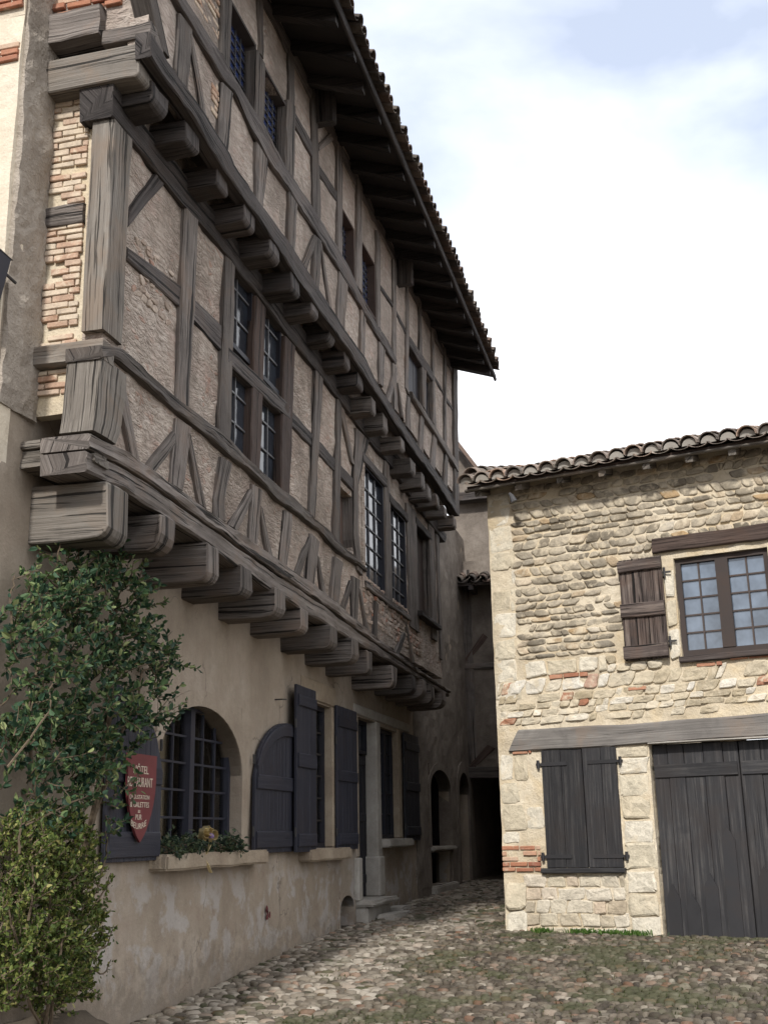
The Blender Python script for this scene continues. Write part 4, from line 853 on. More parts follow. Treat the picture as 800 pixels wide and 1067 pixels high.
# roof
OV = .36
es_, zE = q(483, 509, OV); zE = zE-.02
SLP = R(16); upR = -RH.n*math.cos(SLP)+Vector((0, 0, math.sin(SLP))); outR = RH.n*math.sin(SLP)+Vector((0, 0, math.cos(SLP)))
def rr(s, t, l=0): return RH.pt(s, zE, OV)+upR*t+outR*l
bm = bmesh.new(); rows = []
for i in range(30):
    s_ = es_+.05+(W+.3-es_)*i/29
    rows.append([bm.verts.new(rr(s_, t, l+nz((s_, 3, 1))*.02)) for t, l in ((0, .0), (10.5, .0), (10.5, .03), (0, .03))])  # roof carried far back out of view to block sky over the alley
for a, b in zip(rows, rows[1:]):
    for i in range(4): bm.faces.new((a[i], a[(i+1) % 4], b[(i+1) % 4], b[i]))
bm.faces.new(rows[0]); bm.faces.new(rows[-1]); rf = bm_done('roof', bm, M['brown'], SH)
tile_roof('roof_tiles', rr(es_+.06, -.07, .02), RH.es, upR, outR, 27, .228, 15, .36, M['tile'], rf, r=.112, eave_jit=.02, seg=8)
eave_plugs('eave_mortar', rr(es_+.06, -.07, .02), RH.es, upR, outR, 27, .228, M['greystone'], rf, .093)
tile_roof('verge_tiles', rr(es_+.03, .25, .12), RH.es, upR, outR, 1, .3, 14, .38, M['tile'], rf, r=.115, eave_jit=.0, seg=8)
rect_beam('eave_board', RH, es_+.02, W+.3, zE-.04, zE-.008, OV+.03, OV-.03, M['oak_pale'], rf, jit=.004)  # paler tone puts the light caught by the board into its colour
s_ = es_+.18
while s_ < W+.2:
    bm = bmesh.new(); ww = .045; L0 = random.uniform(-.03, .03)
    vs = [bm.verts.new(rr(s_+x, t, l)) for t in (.02+L0, 1.2) for l in (-.115, -.002) for x in (-ww, ww)]
    for f in ((0, 1, 3, 2), (4, 6, 7, 5), (0, 4, 5, 1), (2, 3, 7, 6), (0, 2, 6, 4), (1, 5, 7, 3)): bm.faces.new([vs[i] for i in f])
    uvl = bm.loops.layers.uv.verify()
    for f in bm.faces:
        for lp in f.loops: c = lp.vert.co; lp[uvl].uv = (c.x, c.y+c.z)
    bm_done('rafter', bm, M['oak_pale'], rf); s_ += random.uniform(.48, .58)
bm = bmesh.new(); P = rr(es_+.62, .02, -.14); tube_bm(bm, [P, P+Vector((.0, -.03, -.04)), P+Vector((0, -.06, -.12))], [.02, .03, .045], 8); bm_done('eave_spotlight', bm, M['lead'], SH)
# ================================================================== HOUSE ACROSS THE ALLEY END
BU = 24.7
AH = empty('alley_house', (BU+3, -1.5, 0), 'shaded plaster house bridging the dark passage at the end of the alley', 'house')
B = Frame((BU, 0, 0), (0, -1, 0), (-1, 0, 0)); b_ = lambda x, y: B.px(x, y, 0)
zb = b_(500, 803)[1]; zt = b_(490, 603)[1]
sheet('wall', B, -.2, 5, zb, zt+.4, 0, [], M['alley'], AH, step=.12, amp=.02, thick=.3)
rect_beam('bressummer', B, -.1, 5, zb-.16, zb+.08, .06, -.3, M['oak'], AH); rect_beam('rail', B, 0, 5, b_(500, 694)[1]-.07, b_(500, 694)[1]+.07, .035, -.1, M['oak'], AH)
rect_beam('post', B, .0, .2, zb, zt+.2, .03, -.1, M['oak'], AH)
for pa in ([(503, 660), (508, 664), (487, 690), (483, 688)], [(508, 776), (516, 780), (492, 802), (486, 800)]): stud('brace', B, pa, 0, .03, -.1, M['brown'], AH)
for c, y in ((1.0, 0), (2.2, 0)): rect_beam('stud', B, c, c+.16, zb, zt, .028, -.1, M['oak'], AH)
upB = Vector((math.cos(R(20)), 0, math.sin(R(20)))); outB = Vector((-math.sin(R(20)), 0, math.cos(R(20))))
PB = Vector((BU-.62, -.02, B.px(485, 608, .62)[1]))
bm = bmesh.new()
vs = [bm.verts.new(PB+Vector((0, -y, 0))+upB*t+outB*l) for t in (.05, 1.1) for l in (-.06, 0) for y in (-.1, 5)]
for f in ((0, 1, 3, 2), (4, 6, 7, 5), (0, 4, 5, 1), (2, 3, 7, 6), (0, 2, 6, 4), (1, 5, 7, 3)): bm.faces.new([vs[i] for i in f])
prf = bm_done('pent_roof', bm, M['oak_dark'], AH)
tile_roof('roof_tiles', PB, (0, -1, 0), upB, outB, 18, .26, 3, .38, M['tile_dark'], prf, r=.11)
for y in (.25, .8, 1.35, 1.9, 2.5): box('rafter', B, y, y+.1, PB.z-.14, PB.z-.03, -.1, .6, M['oak_dark'], prf)
UP = Frame((BU+.35, 0, 0), (0, -1, 0), (-1, 0, 0)); zu = UP.px(490, 515, 0)[1]
pa, pb = UP.px(470, 455, .4), UP.px(500, 494, .4)
sheet('upper_wall', UP, -.2, 1.5, zt, zu+1.2, 0, [], M['alley'], AH, step=.2, amp=.02, thick=.3, top=lambda s: pa[1]+(pb[1]-pa[1])*(s-pa[0])/(pb[0]-pa[0])-.05)  # shade-darkened alley colour stands in for the shadow on this wall
bm = bmesh.new()
vs = [bm.verts.new(UP.pt(s, z+l, d)) for d in (.4, -5) for l in (-.02, .12) for s, z in (pa, pb)]
for f in ((0, 1, 3, 2), (4, 6, 7, 5), (0, 4, 5, 1), (2, 3, 7, 6), (0, 2, 6, 4), (1, 5, 7, 3)): bm.faces.new([vs[i] for i in f])
bm_done('roof', bm, M['tile_dark'], AH)
rect_beam('eave_beam', UP, -.1, 1.5, zu-.22, zu-.02, .3, -.1, M['oak_dark'], AH)
P2 = Frame((25.0, 0, 0), (1, 0, 0), (0, -1, 0)); P3 = Frame((25.0, -3.2, 0), (1, 0, 0), (0, 1, 0)); P4 = Frame((32, 0, 0), (0, -1, 0), (-1, 0, 0))
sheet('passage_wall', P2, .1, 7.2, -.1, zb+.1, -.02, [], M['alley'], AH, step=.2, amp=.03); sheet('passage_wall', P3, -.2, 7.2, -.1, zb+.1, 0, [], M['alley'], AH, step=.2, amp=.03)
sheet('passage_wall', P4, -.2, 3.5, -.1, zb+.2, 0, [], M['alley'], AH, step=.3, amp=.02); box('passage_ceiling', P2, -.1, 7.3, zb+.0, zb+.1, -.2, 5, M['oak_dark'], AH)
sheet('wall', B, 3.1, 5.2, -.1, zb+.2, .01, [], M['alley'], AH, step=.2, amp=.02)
# ================================================================== GROUND
xs = np.concatenate([np.linspace(-90, 6, 20), np.linspace(7, 27, 80), np.linspace(30, 120, 16)]); ys = np.concatenate([np.linspace(-90, -9, 18), np.linspace(-8, 1, 40), np.linspace(4, 90, 16)])
vv = [(x, y, gz(x)+.012*nz((x, y, 0), 2.2)) for y in ys for x in xs]; nx = len(xs)
ff = [(j*nx+i, j*nx+i+1, (j+1)*nx+i+1, (j+1)*nx+i) for j in range(len(ys)-1) for i in range(nx-1)]
tag(pydata('ground', vv, ff, M['dirt'], None, True), kind='structure')
def inside_rh(x, y, m=0.02):
    p = Vector((x, y, 0))-RH.O; return p.dot(RH.n) < m and -m < p.dot(RH.es)
def cobbles(name, pts, mat):
    rings = [(1.0, -.9), (.95, .35), (.68, .85)]; NA = 8; V = []; F = []
    th = np.arange(NA)*2*np.pi/NA
    for (x, y, a, b, h, rot) in pts:
        k = len(V); z0 = gz(x)+random.uniform(-.008, .008); c, s = math.cos(rot), math.sin(rot); e = random.uniform(.5, .8); tx, ty = random.uniform(-.1, .1), random.uniform(-.1, .1)
        j = rng.uniform(.84, 1.12, NA)
        for r, hh in rings:
            for i in range(NA):
                ct, s_t = math.cos(th[i]), math.sin(th[i]); px = a*r*j[i]*math.copysign(abs(ct)**e, ct); py = b*r*j[i]*math.copysign(abs(s_t)**e, s_t)
                V.append((x+px*c-py*s, y+px*s+py*c, z0+h*hh+tx*px+ty*py))
        V.append((x, y, z0+h))
        for q_ in range(2):
            for i in range(NA): n_ = (i+1) % NA; F.append((k+q_*NA+i, k+q_*NA+n_, k+(q_+1)*NA+n_, k+(q_+1)*NA+i))
        for i in range(NA): F.append((k+2*NA+i, k+2*NA+(i+1) % NA, k+3*NA))
    return tag(pydata(name, V, F, mat, None, True), kind='stuff')
pale, small = [], []
u = 8.0
while u < 24.5:
    y = -.05
    sp = .1 if u < 16 else .13
    while y > -8.2:
        x = u+random.uniform(-.03, .03); yy = y+random.uniform(-.02, .02)
        edge = 1.55+.5*nz((x*.6, 0, 5))+.35*nz((x*2, yy*2, 0))
        ispale = -yy < edge; sz = random.uniform(.046, .086) if ispale else random.uniform(.036, .066)
        if not inside_rh(x, yy):
            (pale if ispale and random.random() < .85 else small).append((x, yy, sz, sz*random.uniform(.55, .85), random.uniform(.022, .04), random.uniform(0, 3.14) if random.random() < .3 else random.gauss(1.57, .5)))
        y -= (.102 if ispale else .078)*random.uniform(.85, 1.15)
    u += .09 if u < 16 else .125
cobbles('pale_cobbles', pale, M['cobble_pale']); cobbles('mossy_cobbles', small, M['cobble'])
# raised bed of soil under the bushes
bz = L.px(45, 1058, .28)[1]
gx = np.linspace(6.2, 9.5, 40); gy = np.linspace(0, -1.1, 16); vv = []
for y in gy:
    for x in gx:
        k = .75*max(0, min(1, (8.95-x)/1.1))*max(0, min(1, (.8+y)/.6)); vv.append((x, y, gz(x)-.03+(bz+.03)*k*k*(3-2*k)+.03*nz((x, y, 0), 6)+.015*nz((x, y, 3), 19)))
ff = [(j*40+i, j*40+i+1, (j+1)*40+i+1, (j+1)*40+i) for j in range(15) for i in range(39)]
tag(pydata('soil_bed', vv, ff, M['dirt'], None, True), kind='structure')
def leaf_mesh(name, P, Dr, size, mat, parent, width=.5):
    n = len(P); P = np.array(P); D = np.array(Dr); D /= np.linalg.norm(D, axis=1)[:, None]+1e-9
    rv = rng.normal(size=(n, 3)); X = np.cross(D, rv); X /= np.linalg.norm(X, axis=1)[:, None]+1e-9; N = np.cross(X, D)
    ln = (size*rng.uniform(.4, 1.35, n))[:, None]; w = ln*width*.5; cup = ln*rng.uniform(.03, .16, n)[:, None]
    pts = [P, P+D*ln*.3+X*w+N*cup, P+D*ln*.7+X*w*.8+N*cup, P+D*ln-N*cup*.6, P+D*ln*.7-X*w*.8+N*cup, P+D*ln*.3-X*w+N*cup]
    V = np.stack(pts, 1).reshape(-1, 3); F = []
    for i in range(n): k = 6*i; F += [(k, k+1, k+2, k+3), (k, k+3, k+4, k+5)]
    return pydata(name, V.tolist(), F, mat, parent)
def shrub(root, blobs, depth, n_twig, twig_len, per, size, mat, stems, width=.5, up=.25, sprigs=()):
    P, Dr = [], []; bm = bmesh.new(); tot = sum(b[4] for b in blobs)
    def twig(c, dirv, ln, m):
        pts = []; d = dirv.normalized(); p = Vector(c)
        for i in range(5):
            pts.append(p.copy()); d = (d+Vector(rng.normal(size=3))*.22+Vector((0, 0, .03))).normalized(); p = p+d*(ln/4)
        tube_bm(bm, pts, [.006, .005, .004, .003, .002], 4)
        for i in range(m):
            t = (i+.6)/m*4; a = int(min(3, t)); q_ = pts[a].lerp(pts[a+1], t-a); dd = (pts[a+1]-pts[a]).normalized()
            r = Vector(rng.normal(size=3)); r = (r-dd*r.dot(dd)).normalized(); P.append(q_); Dr.append(dd*.55+r*.8+Vector((0, 0, .12)))
    for _ in range(n_twig):
        w = random.uniform(0, tot)
        for b in blobs:
            w -= b[4]
            if w <= 0: break
        a, r = random.uniform(0, 2*math.pi), math.sqrt(random.random())*random.uniform(.85, 1.08)
        x, y = b[0]+b[2]*r*math.cos(a), b[1]+b[3]*r*math.sin(a)
        thick = depth[0]+(depth[1]-depth[0])*random.random()**.8*math.sqrt(max(0.12, 1-min(1, r)**2))
        s_, z_ = L.px(x, y, thick*.8)
        out_ = Vector((math.cos(a)*.5*r, -.55, -math.sin(a)*.5*r+up))
        twig(L.pt(s_, z_, thick), out_+Vector(rng.normal(size=3))*.45, twig_len*random.uniform(.6, 1.3), int(per*random.uniform(.7, 1.3)))
    for pts, m in sprigs:
        ps = [L.pt(*L.px(x, y, dd), dd) for x, y, dd in pts]; cur = []
        for i in range(len(ps)-1):
            for t in range(4): cur.append(ps[i].lerp(ps[i+1], t/4)+Vector(rng.normal(size=3))*.006)
        cur.append(ps[-1]); tube_bm(bm, cur, [.008-.005*i/len(cur) for i in range(len(cur))], 5)
        for i in range(m):
            t = (.25+.75*i/m)*(len(cur)-1); a = int(min(len(cur)-2, t)); q_ = cur[a].lerp(cur[a+1], t-a); P.append(q_+Vector(rng.normal(size=3))*.02); Dr.append(Vector(rng.normal(size=3))+(cur[a+1]-cur[a]).normalized()*.6)
    for pts, r0, r1 in stems:
        ps = [L.pt(*L.px(x, y, dd), dd) for x, y, dd in pts]; cur = []
        for i in range(len(ps)-1):
            for t in range(5): cur.append(ps[i].lerp(ps[i+1], t/5)+Vector(rng.normal(size=3))*.01)
        cur.append(ps[-1]); tube_bm(bm, cur, [r0+(r1-r0)*i/len(cur) for i in range(len(cur))], 6)
    bm_done('stem', bm, M['bark'], root); leaf_mesh('foliage', P, Dr, size, mat, root, width)
rose = empty('climbing_rose', (8.4, -.2, bz), 'large dark green climbing rose spreading up the wall beneath the first joists', 'climbing plant')
shrub(rose, [(60, 705, 78, 105, 9), (105, 640, 55, 62, 3.2), (118, 715, 46, 70, 3.4), (35, 800, 60, 72, 4.2), (92, 780, 44, 44, 2.2), (80, 600, 26, 34, .8), (28, 655, 42, 55, 2), (128, 605, 14, 34, .9), (165, 690, 18, 11, .45), (155, 745, 12, 22, .3), (60, 840, 60, 30, 1.6)],
      (.08, .5), 580, .2, 15, .054, M['leaf'], [([(60, 1050, .12), (72, 950, .1), (95, 860, .12), (115, 740, .14), (122, 640, .1), (120, 590, .06)], .035, .012), ([(72, 950, .1), (40, 850, .2), (30, 740, .2), (50, 640, .15)], .022, .006), ([(95, 860, .12), (130, 760, .25), (150, 700, .25), (186, 686, .22)], .015, .004)], .55,
      sprigs=[([(115, 600, .2), (110, 575, .25), (100, 585, .3)], 14), ([(118, 590, .2), (130, 570, .28), (147, 572, .3)], 20), ([(62, 620, .2), (60, 580, .22), (66, 560, .25)], 16), ([(130, 700, .3), (160, 690, .3), (190, 684, .3)], 34), ([(140, 640, .3), (152, 622, .3), (150, 600, .25)], 22), ([(12, 660, .3), (12, 620, .3), (16, 600, .3)], 6), ([(60, 610, .25), (40, 595, .3), (14, 604, .3)], 10), ([(140, 760, .3), (165, 745, .3), (176, 728, .3)], 16), ([(10, 800, .5), (50, 740, .55), (58, 700, .5)], 8), ([(30, 860, .5), (90, 830, .5), (100, 815, .5)], 6), ([(120, 830, .3), (140, 812, .3), (138, 840, .3)], 10)])
box_b = empty('box_bush', (8.3, -.45, bz), 'yellow green small leaved box bush at the foot of the wall', 'bush')
shrub(box_b, [(40, 960, 50, 90, 7), (22, 890, 36, 45, 2.2), (62, 893, 24, 46, 1.5), (78, 955, 20, 55, 1.2), (30, 1018, 56, 40, 3), (12, 950, 38, 90, 2.5)], (.12, .62), 900, .13, 20, .032, M['boxleaf'],
      [([(45, 1078, .35), (40, 1000, .38), (30, 930, .4)], .016, .005), ([(50, 1078, .35), (62, 990, .42), (80, 920, .4)], .014, .004), ([(42, 1080, .35), (20, 1000, .42), (8, 940, .4)], .013, .004), ([(48, 1080, .38), (50, 1010, .45), (52, 920, .45)], .014, .004)], .6, up=.5,
      sprigs=[([(85, 960, .4), (108, 930, .4), (116, 910, .4)], 26), ([(80, 900, .35), (88, 866, .35), (86, 846, .35)], 26), ([(90, 1000, .4), (112, 985, .4), (118, 968, .4)], 22), ([(60, 880, .4), (62, 856, .4), (58, 842, .4)], 20), ([(95, 1010, .4), (110, 1016, .4), (116, 1000, .4)], 16), ([(100, 930, .4), (112, 890, .35), (110, 866, .35)], 18), ([(20, 890, .5), (22, 858, .5), (26, 838, .5)], 20), ([(44, 890, .5), (46, 862, .5), (40, 846, .5)], 20), ([(70, 920, .5), (92, 900, .45), (100, 882, .45)], 24), ([(70, 960, .5), (98, 958, .45), (112, 946, .45)], 24), ([(30, 960, .6), (36, 925, .65), (34, 900, .65)], 20), ([(60, 1000, .6), (70, 965, .62), (74, 945, .62)], 20)])
# ================================================================== HOTEL SIGN on the open shutter
ds = .105
uc, zc_ = L.px(145.5, 830, ds); ul = L.px(130.5, 830, ds)[0]; ur = L.px(160.5, 830, ds)[0]; hw = (ur-ul)/2; ztop = L.px(146, 786, ds)[1]; zbot = L.px(144, 878, ds)[1]
sg = empty('hotel_sign', L.pt(uc, zbot, ds), 'dark red shield shaped hotel sign with cream lettering hung on the open blue shutter', 'sign')
bm = bmesh.new(); outl = []
for i in range(13): t = i/12; outl.append((hw*(1-.02*t) if t < .3 else hw*math.cos((t-.3)/.7*math.pi/2)**.75*.99, ztop+(zbot-ztop)*t))
pts = [(x, z) for x, z in outl]+[(-x, z) for x, z in outl[::-1][1:]]
vs = [bm.verts.new(L.pt(uc+x, z, ds)) for x, z in pts]; f = bm.faces.new(vs); r = bmesh.ops.extrude_face_region(bm, geom=[f])
for v in r['geom']:
    if isinstance(v, bmesh.types.BMVert): v.co += L.n*.02
bm_done('board', bm, M['red'], sg)
def lettering(txt, px, py, width, height, arc=0):
    cu = bpy.data.curves.new('lettering', 'FONT'); cu.body = txt; cu.align_x = 'CENTER'; cu.align_y = 'CENTER'; cu.extrude = .0; cu.size = 1; cu.resolution_u = 3
    o = bpy.data.objects.new('tmp', cu); COL.objects.link(o); dg = bpy.context.evaluated_depsgraph_get(); me = bpy.data.meshes.new_from_object(o.evaluated_get(dg)); bpy.data.objects.remove(o)
    co = np.array([v.co[:] for v in me.vertices]); x0, x1, y0, y1 = co[:, 0].min(), co[:, 0].max(), co[:, 1].min(), co[:, 1].max(); s_, z_ = L.px(px, py, ds+.02)
    for v in me.vertices:
        a = ((v.co.x-x0)/(x1-x0)-.5); b = ((v.co.y-y0)/(y1-y0)-.5)
        v.co = L.pt(s_+a*width, z_+b*height+arc*a*a, ds+.022)
    bm = bmesh.new(); bm.from_mesh(me); r = bmesh.ops.extrude_face_region(bm, geom=bm.faces[:])
    for v in r['geom']:
        if isinstance(v, bmesh.types.BMVert): v.co += L.n*.002
    bm_done('lettering', bm, M['cream'], sg)
pxm = (zc_-L.px(145.5, 840, ds)[1])/10
for t, x, y, w, h, a in (('HÔTEL', 147, 801, 1.05, 10.5, 0), ('RESTAURANT', 146.2, 815, 1.72, 10, 0), ('DÉGUSTATION', 145.5, 830, 1.35, 5.5, 0), ('& GALETTES', 145.5, 838.5, 1.3, 5.5, 0), ('au', 144.8, 845.5, .15, 3, 0), ('PUR', 144.3, 851.5, .42, 5.5, 0), ('BEURRE', 144.3, 861, 1.05, 6, .12)):
    lettering(t, x, y, w*hw, h*pxm, a)
# ================================================================== SILL PLANTS AND BOW
def clump(name, pxs, label, n, size, mat, cat='plant'):
    r = empty(name, L.pt(*L.px(pxs[0][0], pxs[0][1], .06), .06), label, cat, 'plants on the arched window sill'); P, Dr = [], []
    bm = bmesh.new()
    for _ in range(n):
        x, y, rx, ry = random.choice(pxs); a, rr_ = random.uniform(0, 6.28), math.sqrt(random.random()); dd = random.uniform(.0, .2)
        c = L.pt(*L.px(x+rx*rr_*math.cos(a), y+ry*rr_*math.sin(a), .08), dd)
        root_ = L.pt(L.px(x, 889, .08)[0]+random.uniform(-.1, .1), 1.29, .06)
        tube_bm(bm, [root_, root_.lerp(c, .5)+Vector((0, -.02, .02)), c], .003, 3)
        for k_ in range(7): P.append(c+Vector(rng.normal(size=3))*.03); Dr.append(Vector(rng.normal(size=3))+Vector((0, -.4, .2)))
    bm_done('stem', bm, M['bark'], r); leaf_mesh('foliage', P, Dr, size, mat, r)
clump('sill_plant', [(184, 880, 13, 8), (196, 882, 10, 7), (176, 884, 6, 6)], 'dark leafy plant with pale flowers at the left end of the arched window sill', 75, .05, M['pottleaf'])
clump('sill_plant', [(232, 880, 9, 8), (241, 882, 8, 6), (225, 884, 8, 4)], 'green trailing plant right of the gold bow on the arched window sill', 60, .05, M['pottleaf'])
bow = empty('gold_bow', L.pt(*L.px(213, 880, .14), .14), 'gold foil bow with violet middle and hanging tail on the arched window sill', 'bow')
cs, cz = L.px(214, 870, .14); px_ = abs(L.px(214, 871, .14)[0]-cs)
def ribbon(name, pts, w, mat):
    bm = bmesh.new(); rows = []
    for p in pts:
        p = Vector(p); rows.append([bm.verts.new(p+Vector((0, a, b))) for a, b in ((-w/2, 0), (w/2, 0), (w/2, .004), (-w/2, .004))])
    for a, b in zip(rows, rows[1:]):
        for i in range(4): bm.faces.new((a[i], a[(i+1) % 4], b[(i+1) % 4], b[i]))
    bm.faces.new(rows[0]); bm.faces.new(rows[-1]); return bm_done(name, bm, mat, bow)
for k_, ang in enumerate((200, 160, 120, 75, 30, -5)):
    a = R(ang); ln = .145 if k_ % 2 else .115; pts = []
    for i in range(9):
        t = i/8*2*math.pi; r_ = ln*(1-math.cos(t))/2; side = .045*math.sin(t)
        pts.append(L.pt(cs+r_*math.cos(a)*1.1-side*math.sin(a), cz+r_*math.sin(a)*.55+side*math.cos(a), .14+.02*(k_ % 3)))
    ribbon('ribbon_loop', pts, .05, M['gold'])
bm = bmesh.new(); bmesh.ops.create_icosphere(bm, subdivisions=2, radius=.028)
for v in bm.verts: v.co = Vector((v.co.x*1.3, v.co.y, v.co.z))*(1+.25*nz(v.co, 30))+L.pt(cs+.02, cz-.01, .19)
bm_done('violet_middle', bm, M['violet'], bow)
pts = [L.pt(cs+.03*math.sin(i*1.3), cz-.03-.05*i, .17+.02*math.cos(i)) for i in range(7)]; ribbon('ribbon_tail', pts, .03, M['gold'])
# ================================================================== DOORSTEPS
def slab(name, s0, s1, z0, z1, d0, d1, label, parent=None):
    bm = bmesh.new(); box_bm(bm, L, s0, s1, z0, z1, d0, d1); bmesh.ops.bevel(bm, geom=bm.edges[:], offset=.025, segments=2, affect='EDGES'); bmesh.ops.subdivide_edges(bm, edges=[e for e in bm.edges if e.calc_length() > .25], cuts=3)
    for v in bm.verts: v.co += Vector((nz(v.co, 4), nz(v.co+Vector((5, 5, 5)), 4), nz(v.co+Vector((9, 1, 5)), 4)))*.018
    o = bm_done(name, bm, M['greystone'], parent); return o if parent else tag(o, label, 'step')
slab('threshold', 15.68, 17.12, .49, .565, -.3, .26, '', H)
slab('riser', 15.72, 17.0, .2, .488, -.2, .16, '', H)
slab('stone_step', 16.1, 17.1, .15, .36, .17, .46, 'worn pale stone step lying in front of the doorway threshold')
slab('stone_slab', 17.25, 17.85, .25, .39, .03, .28, 'low grey stone slab beside the doorstep at the wall foot')
slab('stall_base', 20.5, 22.6, .3, .54, -.3, .12, '', H)
# ================================================================== LANTERN at the corner
ll = empty('wall_lantern', G.pt(*G.px(-4, 282, .25), .25), 'dark blue metal lantern on a short iron bracket at the lit corner wall', 'lantern')
s1_, zl = G.px(.5, 282, .25); z0l, z1l = G.px(1, 306, .25)[1], G.px(2, 262, .25)[1]
bm = bmesh.new()
vs = box_bm(bm, G, s1_-.24, s1_, z0l, z1l, .13, .37)
for i in (0, 1, 4, 5): vs[i].co = vs[i].co.lerp(G.pt(s1_-.12, z0l, .25), .3)
bm_done('glass_body', bm, M['blue'], ll, False)
bm = bmesh.new(); vs = box_bm(bm, G, s1_-.26, s1_+.005, z1l+.002, z1l+.1, .11, .39)
for i in (2, 3, 6, 7): vs[i].co = vs[i].co.lerp(G.pt(s1_-.12, z1l+.1, .25), .75)
bm_done('cap', bm, M['iron'], ll)
bm = bmesh.new(); zbk = G.px(6, 287, .1)[1]; tube_bm(bm, [G.pt(s1_-.06, zbk, .25), G.pt(s1_-.05, zbk+.01, .12), G.pt(s1_-.05, zbk, -.02)], .012); bm_done('bracket', bm, M['iron'], ll)
# ================================================================== GRASS at the foot of the stone house
P, Dr = [], []
for _ in range(1100):
    s_ = random.choice((random.gauss(.5, .06), random.gauss(1.0, .09), random.gauss(1.35, .15), random.gauss(1.6, .1))); dd = abs(random.gauss(.07, .05)); p = RH.pt(s_, 0, dd); P.append((p.x, p.y, gz(p.x)+.01)); Dr.append((random.gauss(0, .5), random.gauss(0, .5), 1))
tag(leaf_mesh('grass_tufts', P, Dr, .06, M['grass'], None, .14), kind='stuff')
P, Dr = [], []
for _ in range(11000):
    x, y = random.uniform(8.6, 15.5), random.uniform(-7, -.8)
    if inside_rh(x, y) or nz((x*.9, y*.9, 4))+.6*nz((x*3, y*3, 1)) < .0: continue
    P.append((x, y, gz(x)+.005)); Dr.append((random.gauss(0, .7), random.gauss(0, .7), 1))
tag(leaf_mesh('moss_and_grass', P, Dr, .034, M['moss'], None, .2), kind='stuff')
# ================================================================== LIGHT, SKY, CAMERA
W_ = bpy.data.worlds.new('World'); S.world = W_; W_.use_nodes = True; nt = W_.node_tree; bg = nt.nodes['Background']
SUN_EL, SUN_B = R(38), R(1.5)
to_sun = Vector((-math.cos(SUN_B)*math.cos(SUN_EL), math.sin(SUN_B)*math.cos(SUN_EL), math.sin(SUN_EL)))
sky = nt.nodes.new('ShaderNodeTexSky'); sky.sky_type = 'NISHITA'; sky.sun_disc = False; sky.sun_elevation = SUN_EL; sky.sun_rotation = math.atan2(to_sun.x, to_sun.y); sky.air_density = 1.0; sky.dust_density = 1.5
tc = nt.nodes.new('ShaderNodeTexCoord'); mp = nt.nodes.new('ShaderNodeMapping'); mp.inputs['Scale'].default_value = (1, 1, 1.9); nt.links.new(tc.outputs['Generated'], mp.inputs[0])
no = nt.nodes.new('ShaderNodeTexNoise'); no.inputs['Scale'].default_value = 1.7; no.inputs['Detail'].default_value = 5; no.inputs['Roughness'].default_value = .5; nt.links.new(mp.outputs[0], no.inputs['Vector'])
def vdot(vec, lo, hi):
    d = nt.nodes.new('ShaderNodeVectorMath'); d.operation = 'DOT_PRODUCT'; d.inputs[1].default_value = vec.normalized(); nt.links.new(tc.outputs['Generated'], d.inputs[0])
    m = nt.nodes.new('ShaderNodeMapRange'); m.interpolation_type = 'SMOOTHSTEP'; m.inputs[1].default_value = lo; m.inputs[2].default_value = hi; nt.links.new(d.outputs['Value'], m.inputs[0]); return m.outputs[0]
def mth(op, a, b):
    o = nt.nodes.new('ShaderNodeMath'); o.operation = op
    for v, i in ((a, 0), (b, 1)):
        if isinstance(v, (int, float)): o.inputs[i].default_value = v
        else: nt.links.new(v, o.inputs[i])
    return o.outputs[0]
def pxdir(x, y): return ray(x, y)
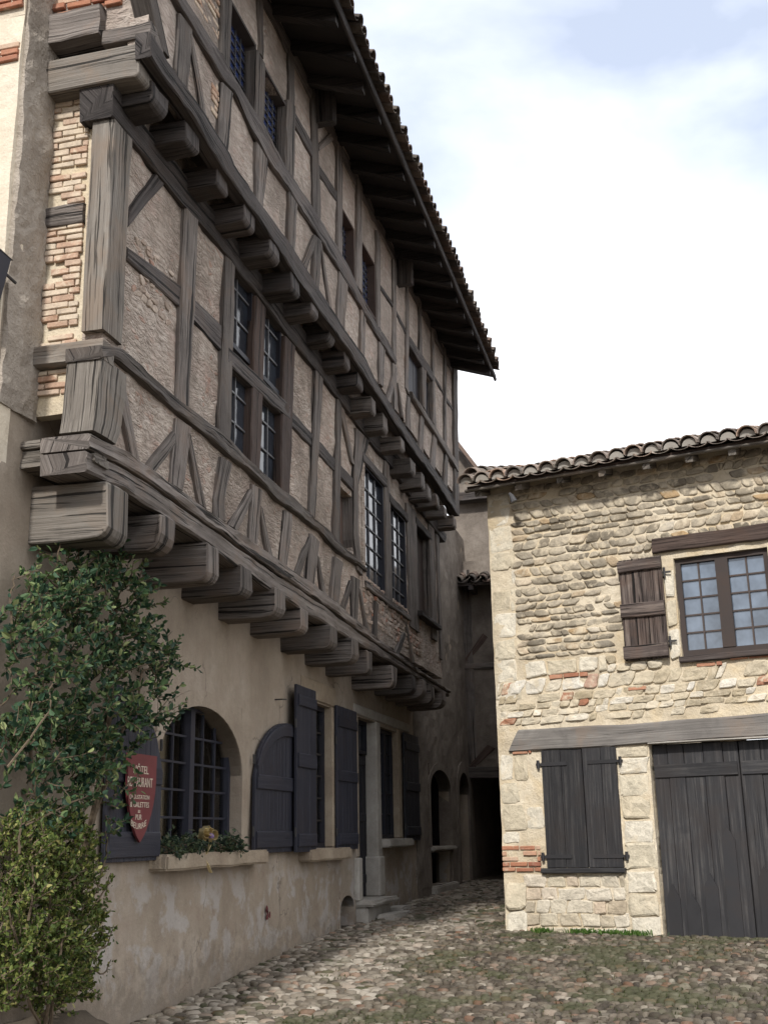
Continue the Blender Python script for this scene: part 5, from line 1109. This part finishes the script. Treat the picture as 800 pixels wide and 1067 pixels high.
# cloud cover: thick over the roofs ahead, blue gaps top right and beside the eaves, broken cloud behind
m = mth('ADD', no.outputs['Fac'], mth('MULTIPLY', vdot(Vector((1, -.25, .4)), .1, .9), .34))
m = mth('ADD', m, mth('MULTIPLY', vdot(Vector((.2, -1, .5)), .1, .9), .2))  # extra unseen cloud on the street side, added to brighten the timber facade
rp_ = nt.nodes.new('ShaderNodeValToRGB'); rp_.color_ramp.elements[0].position = .36; rp_.color_ramp.elements[1].position = .64; nt.links.new(m, rp_.inputs[0])
n2 = nt.nodes.new('ShaderNodeTexNoise'); n2.inputs['Scale'].default_value = 3.0; n2.inputs['Detail'].default_value = 6; n2.inputs['Roughness'].default_value = .5; n2.inputs['Distortion'].default_value = .15; nt.links.new(mp.outputs[0], n2.inputs['Vector'])
wisp = nt.nodes.new('ShaderNodeMapRange'); wisp.interpolation_type = 'SMOOTHSTEP'; wisp.inputs[1].default_value = .32; wisp.inputs[2].default_value = .72; nt.links.new(n2.outputs['Fac'], wisp.inputs[0])
gap = mth('ADD', mth('MULTIPLY', vdot(pxdir(850, -50), .972, .998), .82), mth('MULTIPLY', vdot(pxdir(395, 70), .972, .9985), .64))
veil = mth('SUBTRACT', .93, mth('MULTIPLY', gap, mth('ADD', .3, mth('MULTIPLY', wisp.outputs[0], .6))))
front = vdot(Vector((1, -.35, .45)), .25, .6)
fm = mth('ADD', mth('MULTIPLY', mth('MAXIMUM', veil, .45), front), mth('MULTIPLY', rp_.outputs[0], mth('SUBTRACT', 1.0, front)))
sk = nt.nodes.new('ShaderNodeMix'); sk.data_type = 'RGBA'; nt.links.new(fm, sk.inputs[0]); nt.links.new(sky.outputs[0], sk.inputs[6]); ck = nt.nodes.new('ShaderNodeMix'); ck.data_type = 'RGBA'; nt.links.new(fm, ck.inputs[0]); ck.inputs[6].default_value = (7.2, 8.8, 12.2, 1); ck.inputs[7].default_value = (13.2, 13.2, 13.4, 1); nt.links.new(ck.outputs[2], sk.inputs[7])
nt.links.new(sk.outputs[2], bg.inputs[0]); bg.inputs[1].default_value = .1
sl = bpy.data.lights.new('Sun', 'SUN'); sl.energy = 3.2; sl.angle = R(3.5); sl.color = (1, .965, .91); so = bpy.data.objects.new('Sun', sl); COL.objects.link(so); so.rotation_euler = to_sun.to_track_quat('Z', 'Y').to_euler()
cd = bpy.data.cameras.new('Camera'); co = bpy.data.objects.new('Camera', cd); COL.objects.link(co); co.matrix_world = Matrix.Translation(CAM) @ RM.to_4x4()
cd.sensor_fit = 'VERTICAL'; cd.sensor_height = 24; cd.sensor_width = 18; cd.lens = 24*FPX/1067; cd.clip_start = .05; cd.clip_end = 600; S.camera = co
S.render.engine = 'CYCLES'; S.view_settings.view_transform = 'Standard'; S.view_settings.look = 'None'; S.view_settings.exposure = .42; S.view_settings.gamma = 1
